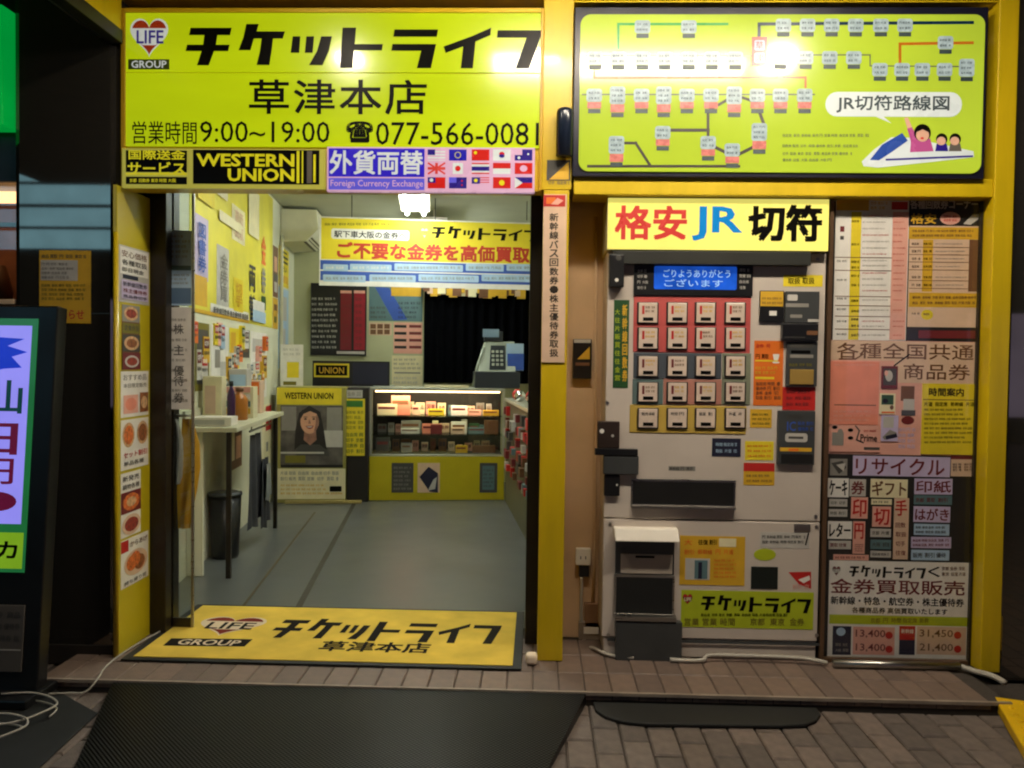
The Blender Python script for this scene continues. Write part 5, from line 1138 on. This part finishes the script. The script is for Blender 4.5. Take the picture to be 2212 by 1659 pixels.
cp = MB().box(r[0]+0.004, r[1]-0.004, SV+0.05, SV+0.35, SZ+0.001, r[3], mat('dark_cabinet', (38, 34, 30), 0.4), INT).build('dark_cabinet', None, 'narrow dark cabinet between the poster stand and glass showcase', 'cabinet', bevel=0.004)
FPn = Plane('Y', SV-0.012, INT)
sheet('yellow_flyer', 'yellow flyer with green and olive print hung on the dark cabinet', 'flyer', FPn, (742, 862, 787, 986), P['yellow'], lambda a: (a.r(746, 866, 783, 880, P['green']), a.rows(746, 886, 784, 930, 4, P['olive'], 0.5, 2, 0), a.rows(746, 934, 784, 982, 4, P['dgreen'], 0.55, 5, 0)), thick=0.006, w0=-0.06)
sheet('white_label', 'small white label above the yellow flyer on the dark cabinet', 'label', FPn, (745, 843, 782, 860), P['lgrey'], lambda a: a.rows(749, 846, 778, 857, 1, P['grey'], 0.6, 1, 0), thick=0.006, w0=-0.06)
ibox('timber_strip', None, -1.80, -1.10, SV-0.05, SV-0.012, SZ+0.0015, SZ+0.03, mat('pale_timber', (168, 150, 90), 0.6)); tag(bpy.data.objects['timber_strip'], 'pale timber strip on the floor before the poster stand', 'timber')
# glass showcase
KV = 4.18; KP = Plane('Y', KV, INT)
r = KP.R(798, 838, 1090, 1080); K0, K1 = r[0], r[1]; KT = r[3]; zb_ = KP.P(940, 986)[1]
sc_ = thing('glass_showcase', 'glass showcase counter with yellow base and lit shelves at the back', 'showcase', iw((K0+K1)/2, KV+0.25, SZ))
ybase = mat('showcase_yellow', (188, 172, 22), 0.4, var=0.06)
ibox('base', sc_, K0, K1, KV, KV+0.5, SZ+0.001, zb_, ybase)
alu = mat('showcase_aluminium', (196, 198, 180), 0.35, metal=0.6)
for u in (K0, K1-0.022): ibox('post', sc_, u, u+0.022, KV, KV+0.022, zb_+0.001, KT-0.03, alu)
ibox('bottom_trim', sc_, K0+0.0225, K1-0.0225, KV, KV+0.02, zb_+0.001, zb_+0.02, alu)
ibox('top_frame', sc_, K0, K1, KV, KV+0.5, KT-0.029, KT, alu)
ibox('back_panel', sc_, K0, K1, KV+0.47, KV+0.499, zb_+0.001, KT-0.03, mat('showcase_back', (44, 42, 38), 0.5, var=0.3))
sh = [zb_+0.022, zb_+0.20, zb_+0.38]
for z in sh[1:]: ibox('shelf', sc_, K0+0.023, K1-0.023, KV+0.03, KV+0.46, z, z+0.008, glass('shelf_glass', 0.1, (0.85, 0.95, 0.9)), 0)
ibox('shelf', sc_, K0+0.023, K1-0.023, KV+0.03, KV+0.46, sh[0]-0.02, sh[0], mat('shelf_dark', (60, 58, 50), 0.5), 0)
ibox('glass_front', sc_, K0+0.023, K1-0.023, KV+0.006, KV+0.010, zb_+0.021, KT-0.03, glass('showcase_glass', 0.06), 0)
lampm = mat('showcase_lamp_glow', (255, 220, 160), emit=6.0, var=0)
ibox('lamp_strip', sc_, K0+0.05, K1-0.05, KV+0.03, KV+0.05, KT-0.045, KT-0.030, lampm, 0)
al = area_light('showcase_lamp', iw((K0+K1)/2, KV+0.06, KT-0.05), iw((K0+K1)/2, KV+0.28, zb_), K1-K0-0.2, 0.03, 6.0, (1.0, 0.78, 0.48))
for x0, x1, k in ((846, 893, 0), (902, 950, 1), (1036, 1074, 2)):
    q = KP.R(x0, 1000, x1, 1064)
    o = MB().slab(KP, q, 0.0004, 0.003, P[['dgrey', 'tan', 'dgrey'][k]]).build('base_photo', None, ['dark night photo stuck on the yellow showcase base', 'photo of a blue peaked roof on the yellow showcase base', 'small dark framed photo on the showcase base near the goods rack'][k], 'photo', 'photos on the showcase base')
    a = Art(KP, 0.0038)
    if k == 0: a.rows(x0+4, 1006, x1-4, 1060, 6, P['grey'], 0.4, 2)
    elif k == 1: a.poly([(x0+4, 1030), (x0+24, 1008), (x1-4, 1022), (x1-4, 1064), (x0+26, 1062)], P['navy']).poly([(x0+22, 1060), (x0+34, 1036), (x1-6, 1030), (x1-10, 1056)], P['lgrey'])
    else: a.r(x0+6, 1006, x1-6, 1058, P['teal']).rows(x0+8, 1012, x1-8, 1054, 5, P['dgrey'], 0.4, 4)
    a.build('print', o)
# packets and price cards on the showcase shelves
KC = Plane('Y', KV+0.10, INT)
goods = [(815, 848, 858, 872, 'cream', 'tall'), (845, 848, 886, 890, 'salmon', ''), (890, 850, 908, 872, 'tan', ''), (925, 858, 960, 872, 'yellow', ''), (975, 855, 1010, 876, 'white', ''), (1012, 858, 1040, 870, 'pink', ''), (1044, 858, 1078, 870, 'gold', ''),
         (866, 905, 906, 915, 'lgrey', ''), (912, 895, 954, 916, 'salmon', ''), (975, 900, 1004, 914, 'tan', ''), (1012, 898, 1050, 912, 'teal', ''),
         (866, 926, 908, 954, 'grey', ''), (930, 924, 955, 944, 'maroon', ''), (975, 930, 1008, 956, 'white', ''), (1014, 926, 1036, 948, 'dgreen', ''), (1046, 926, 1076, 956, 'brown', ''), (812, 930, 842, 962, 'dgrey', ''), (866, 962, 890, 982, 'grey', ''), (984, 968, 1010, 984, 'gold', ''), (1020, 968, 1070, 984, 'brown', '')]
for k, (x0, y0, x1, y1, c, _) in enumerate(goods):
    q = KC.R(x0, y0, x1, y1); row = 2 if y0 < 880 else (1 if y0 < 945 and y0 > 0 and y1 < 957 and y0 < 940 else 0)
    base_ = sh[row]+(0.0085 if row else 0.0005); hgt = max(q[3]-q[2], 0.05)
    o = MB().box(q[0], q[1], KV+0.10+0.02*(k % 3), KV+0.14+0.02*(k % 3), base_, base_+hgt, P[c], INT).build('boxed_card', None, c.replace('lgrey', 'pale grey').replace('dgrey', 'dark grey').replace('dgreen', 'dark green')+' packet on the '+['bottom', 'middle', 'top'][row]+' shelf of the glass showcase', 'packet', 'packets on the showcase shelves', bevel=0.002)
    a = Art(Plane('Y', KV+0.10+0.02*(k % 3), INT)); zz0, zz1 = base_, base_+hgt
    mb = MB(); plq = a.pl; mb.face([plq.T(q[0]+0.01, zz0+hgt*.55, 0.001), plq.T(q[1]-0.02, zz0+hgt*.55, 0.001), plq.T(q[1]-0.02, zz0+hgt*.75, 0.001), plq.T(q[0]+0.01, zz0+hgt*.75, 0.001)], P['brown'] if k % 2 else P['maroon']); mb.build('print', o)
rdl = random.Random(4)
for row, zz in enumerate(sh):
    u = K0+0.06
    while u < K1-0.12:
        ww = rdl.uniform(0.05, 0.10); hh = rdl.uniform(0.06, 0.13); c = rdl.choice(['lgrey', 'tan', 'cream', 'teal', 'grey', 'pink', 'brown']); base_ = zz+(0.0085 if row else 0.0005)
        o = MB().box(u, u+ww, KV+0.26, KV+0.30, base_, base_+hh, P[c], INT).build('boxed_card', None, 'small '+{'lgrey': 'pale grey'}.get(c, c)+' packet in the rear line on the '+['bottom', 'middle', 'top'][row]+' showcase shelf', 'packet', 'rear packets on the %s showcase shelf' % ['bottom', 'middle', 'top'][row], bevel=0.002)
        MB().text(Plane('Y', KV+0.26, INT), rdl.choice(['金券', '図書', '切手', '商品']), (u+0.008, u+ww-0.008, base_+hh*.4, base_+hh*.8), 0.001, P[rdl.choice(['maroon', 'navy', 'brown'])], 0.02).build('print', o)
        u += ww+rdl.uniform(0.01, 0.03)
# goods on the top of the showcase: till
rg = thing('cash_register', 'grey and black till with a small display standing on the counter', 'till', iw(0.18, 4.35, KT))
reg = mat('till_grey', (176, 184, 170), 0.4); regd = mat('till_dark', (40, 46, 52), 0.35)
ibox('body', rg, -0.04, 0.40, 4.22, 4.62, KT+0.001, KT+0.16, regd, 0.008)
mb = MB(); A = [iw(-0.02, 4.24, KT+0.161), iw(0.36, 4.24, KT+0.161), iw(0.36, 4.6, KT+0.161), iw(-0.02, 4.6, KT+0.161), iw(0.07, 4.40, KT+0.46), iw(0.36, 4.40, KT+0.46), iw(0.36, 4.58, KT+0.46), iw(0.07, 4.58, KT+0.46)]; mb.hexa(A, reg); mb.build('sloped_case', rg, bevel=0.008)
mb = MB(); A = [iw(0.10, 4.245, KT+0.18), iw(0.26, 4.245, KT+0.18), iw(0.26, 4.3, KT+0.18), iw(0.10, 4.3, KT+0.18), iw(0.12, 4.36, KT+0.42), iw(0.26, 4.36, KT+0.42), iw(0.26, 4.42, KT+0.42), iw(0.12, 4.42, KT+0.42)]; mb.hexa(A, regd); mb.build('keypad', rg)
for kk in range(12):
    ku, kz = 0.125+0.042*(kk % 3), KT+0.22+0.042*(kk//3); kv = 4.245+(kz-KT-0.18)/0.24*0.115
    ibox('key', rg, ku, ku+0.028, kv-0.012, kv+0.004, kz, kz+0.026, reg, 0.003)
MB().tube([iw(-0.06, 4.26, KT+0.02), iw(-0.02, 4.27, KT+0.2), iw(0.05, 4.34, KT+0.4)], 0.012, reg, 8).build('arm', rg, smooth=True)
ibox('printer', rg, 0.06, 0.24, 4.38, 4.55, KT+0.461, KT+0.56, regd, 0.006)
ibox('display', rg, 0.04, 0.20, 4.36, 4.38, KT+0.50, KT+0.58, mat('till_display', (150, 180, 196), 0.2, emit=0.15), 0.004)
ibox('poster_card', rg, 0.27, 0.44, 4.30, 4.32, KT+0.17, KT+0.44, P['sky'], 0)
ibox('poster_card', rg, 0.28, 0.44, 4.27, 4.29, KT+0.18, KT+0.34, P['blue'], 0)
ibox('paper_strip', None, -0.53, -0.10, KV+0.02, KV+0.10, KT+0.0005, KT+0.025, P['cream']); tag(bpy.data.objects['paper_strip'], 'cream paper strip lying along the showcase top', 'paper')
# goods rack along the right side
rk = thing('goods_rack', 'tall rack crowded with small dark red and silver packets by the door jamb', 'rack', iw(0.5, 3.0, SZ))
ibox('case', rk, 0.26, 0.62, 2.05, 4.10, SZ+0.001, 1.02, mat('rack_olive', (96, 92, 66), 0.5, var=0.3, scale=6))
ibox('top_board', rk, 0.24, 0.64, 2.03, 4.12, 1.021, 1.05, alu)
rd = random.Random(3); pm_ = [P[k] for k in ('maroon', 'brown', 'lgrey', 'dgrey', 'red', 'teal')]
for k in range(60):
    v = rd.uniform(2.1, 4.0); z = 0.40+0.1*rd.randrange(0, 6); m = rd.choice(pm_)
    o = MB().box(0.225, 0.2595, v, v+rd.uniform(0.05, 0.12), z, z+rd.uniform(0.05, 0.085), m, INT).build('packet', rk)
sil = mat('silver_ball', (220, 220, 220), 0.15, metal=1.0)
def ball(mb, c, r, m, n=10):
    vs = []; fs = []
    for i in range(n+1):
        for j in range(n):
            a_, b2 = math.pi*i/n, 2*math.pi*j/n; vs.append((c[0]+r*math.sin(a_)*math.cos(b2), c[1]+r*math.sin(a_)*math.sin(b2), c[2]+r*math.cos(a_)))
    for i in range(n):
        for j in range(n): fs.append((i*n+j, (i+1)*n+j, (i+1)*n+(j+1) % n, i*n+(j+1) % n))
    mb.mesh(vs, fs, m)
for k, (u, v, z, m) in enumerate(((0.30, 3.3, 1.051, sil), (0.36, 2.9, 1.051, P['red']), (0.31, 3.6, 1.051, P['red']), (0.33, 2.6, 1.051, sil))):
    mb = MB(); rr0 = 0.05+0.01*(k % 2); ball(mb, iw(u, v, z+rr0), rr0, m)
    mb.build('round_ornament', None, ['larger silver' if k == 3 else 'silver', 'red'][m is P['red']]+[' ball ornament between the red balls on the goods rack', ' ball ornament beside the larger silver ball on the goods rack', ' ball ornament at the till end of the goods rack', ' ball ornament on the goods rack'][k], 'ornament', 'ball ornaments on the goods rack', smooth=True)
# banner hanging from the ceiling
BV = 3.95; BP = Plane('Y', BV, INT)
def art_bn(a):
    a.r(694, 478, 1190, 566, mat('banner_yellow', (224, 204, 40), 0.5, var=0.05)).rows(702, 481, 862, 488, 1, P['olive'], 0.6, 2, 0).rr(716, 496, 884, 518, P['white'], 0.02).t('駅下車大阪の金券へ', 722, 500, 878, 515, ink, 0.02)
    a.heart(908, 492, 926, 516, P['gold'], P['tan'], P['gold'], P['brown']).logo(932, 491, 1160, 519, ink)
    a.t('ご不要な金券を高価買取致', 728, 528, 1182, 564, mat('banner_red', (176, 48, 26), 0.5), 0.05)
    a.r(692, 568, 1190, 588, P['blue']).r(692, 591, 1190, 611, P['blue'])
    for x0, x1 in ((698, 752), (756, 846), (852, 1000), (1006, 1088), (1094, 1180)): a.rr(x0, 571, x1, 586, P['sky'], 0.01); a.rows(x0+6, 574, x1-6, 583, 1, P['white'] if x0 < 760 else P['grey'], 0.5, int(x0), 0)
    for x0, x1 in ((698, 790), (798, 898), (904, 1034), (1040, 1180)): a.rr(x0, 594, x1, 609, P['sky'], 0.01); a.rows(x0+6, 597, x1-6, 606, 1, P['grey'], 0.5, int(x0), 0)
bn = sheet('shop_banner', 'wide yellow and blue shop banner hanging across the room', 'banner', BP, (690, 475, 1192, 622), P['white'], art_bn, thick=0.006)
for x in (760, 940, 1138): s_, t_ = BP.P(x, 476); MB().tube([BP.T(s_, t_, 0.002), BP.T(s_, CZ-0.001, 0.002)], 0.004, black_plastic, 6).build('cord', bn)
# back wall
BK = Plane('Y', V1, INT); GB = 'boards and sheets on the back wall'
def art_rate(a):
    a.rows(674, 640, 730, 756, 10, P['lgrey'], 0.35, 3, 0.1); a.r(736, 634, 760, 756, mat('led_red', (120, 20, 34), 0.4)).r(765, 634, 789, 756, mat('led_red2', (150, 24, 44), 0.4))
    a.r(736, 628, 760, 634, P['pink']).r(765, 628, 789, 634, P['pink']); a.rows(739, 640, 758, 752, 8, P['maroon'], 0.4, 1, 0); a.rows(768, 640, 787, 752, 8, P['maroon'], 0.4, 2, 0); a.r(728, 759, 788, 765, P['lgrey'])
sheet('rate_board', 'black exchange rate board with two red columns on the back wall', 'board', BK, (672, 613, 792, 768), P['black'], art_rate, thick=0.03)
sheet('back_poster', 'blue and olive collage poster left of the dark curtain', 'poster', BK, (797, 612, 913, 694), P['teal'], lambda a: (a.poly([(810, 620), (840, 622), (880, 690), (850, 692)], P['blue']), a.r(845, 618, 910, 640, P['gold']), a.rows(860, 650, 910, 690, 4, P['navy'], 0.4, 2), a.rows(800, 660, 840, 690, 3, P['dgrey'], 0.4, 3)), group=GB)
sheet('back_poster', 'row of small brown photo cards below the collage poster', 'poster', BK, (797, 697, 846, 724), P['tan'], lambda a: [a.r(800+k*15, 700+j*12, 812+k*15, 710+j*12, P['brown']) for k in range(3) for j in range(2)], group=GB)
sheet('price_list', 'striped price list in pink and black beside the dark curtain', 'notice', BK, (850, 697, 912, 764), P['pink'], lambda a: [(a.r(852, 702+k*15, 878, 708+k*15, P['black']), a.r(884, 702+k*15, 910, 708+k*15, P['maroon'])) for k in range(4)], group=GB)
sheet('price_list', 'pale price sheets under the striped price list', 'notice', BK, (846, 768, 913, 842), P['cream'], lambda a: (a.rows(850, 772, 910, 800, 3, P['grey'], 0.35, 2), a.r(852, 804, 908, 807, P['grey']), a.rows(850, 812, 910, 840, 3, P['lgrey'], 0.4, 2)), group=GB)
DPn = Plane('Y', 4.75, INT)
sheet('dark_sign_board', 'long black sign board with a small yellow plate above the poster stand', 'sign', DPn, (676, 780, 842, 834), P['black'], lambda a: (a.r(679, 785, 755, 815, P['yellow']), a.r(683, 789, 751, 811, ink), a.t('UNION', 690, 793, 744, 807, P['gold'], 0.03), a.r(762, 784, 838, 830, P['navy'])), thick=0.03)
q = DPn.R(676, 780, 842, 834)
bs = thing('back_shelf', 'low grey cabinet against the back wall carrying the black sign board', 'cabinet', iw((q[0]+q[1])/2, 4.9, SZ))
ibox('body', bs, q[0], q[1], 4.72, 5.34, SZ+0.001, q[2]-0.03, wall_paint); ibox('top', bs, q[0]-0.02, q[1]+0.02, 4.70, 5.345, q[2]-0.029, q[2]-0.001, alu)
ys = Plane('Y', 4.3, INT)
o = sheet('acrylic_notice', 'white notice with bright yellow square in a stand beside the poster stand', 'notice', ys, (606, 744, 655, 834), P['white'], lambda a: (a.rows(612, 750, 650, 770, 2, P['lgrey'], 0.4, 1), a.r(620, 782, 646, 816, P['yellow']), a.r(612, 824, 640, 832, P['olive'])), thick=0.004)
# curtain
cu = thing('dark_curtain', 'black pleated curtain hanging on the back wall behind the till', 'curtain', iw(0.2, 5.25, 1.1))
c0 = BK.R(916, 622, 1195, 828); mb = MB(); vs = []; fs = []; n_ = 90
for j in range(2):
    for i in range(n_+1): vs.append(iw(c0[0]+(c0[1]-c0[0])*i/n_, 5.27+0.03*math.sin(i*0.9)+0.008*math.sin(i*2.3), c0[2] if j == 0 else c0[3]))
for i in range(n_): fs.append((i, i+1, n_+2+i, n_+1+i))
mb.mesh(vs, fs, mat('black_curtain', (5, 6, 9), 1.0, var=0.15, spec=0.05)).build('cloth', cu, smooth=True)
ibox('rail', cu, c0[0]-0.03, c0[1]+0.03, 5.24, 5.345, c0[3], c0[3]+0.03, steel)
rd = random.Random(9); gl_ = thing('paper_garland', 'gold and brown paper garland along the top of the curtain', 'garland', iw(0.0, 5.2, c0[3]))
for k in range(26):
    u = c0[0]+0.02+(c0[1]-c0[0])*0.75*k/26; z = c0[3]-0.02-0.05*abs(math.sin(k*0.7)); s_ = rd.uniform(0.025, 0.05)
    mb = MB(); mb.box(u-s_, u+s_, 5.19+rd.uniform(0, .02), 5.225, z-s_*1.2, z+s_, P[rd.choice(['gold', 'brown', 'tan', 'cream'])], INT); mb.build('paper_leaf', gl_)
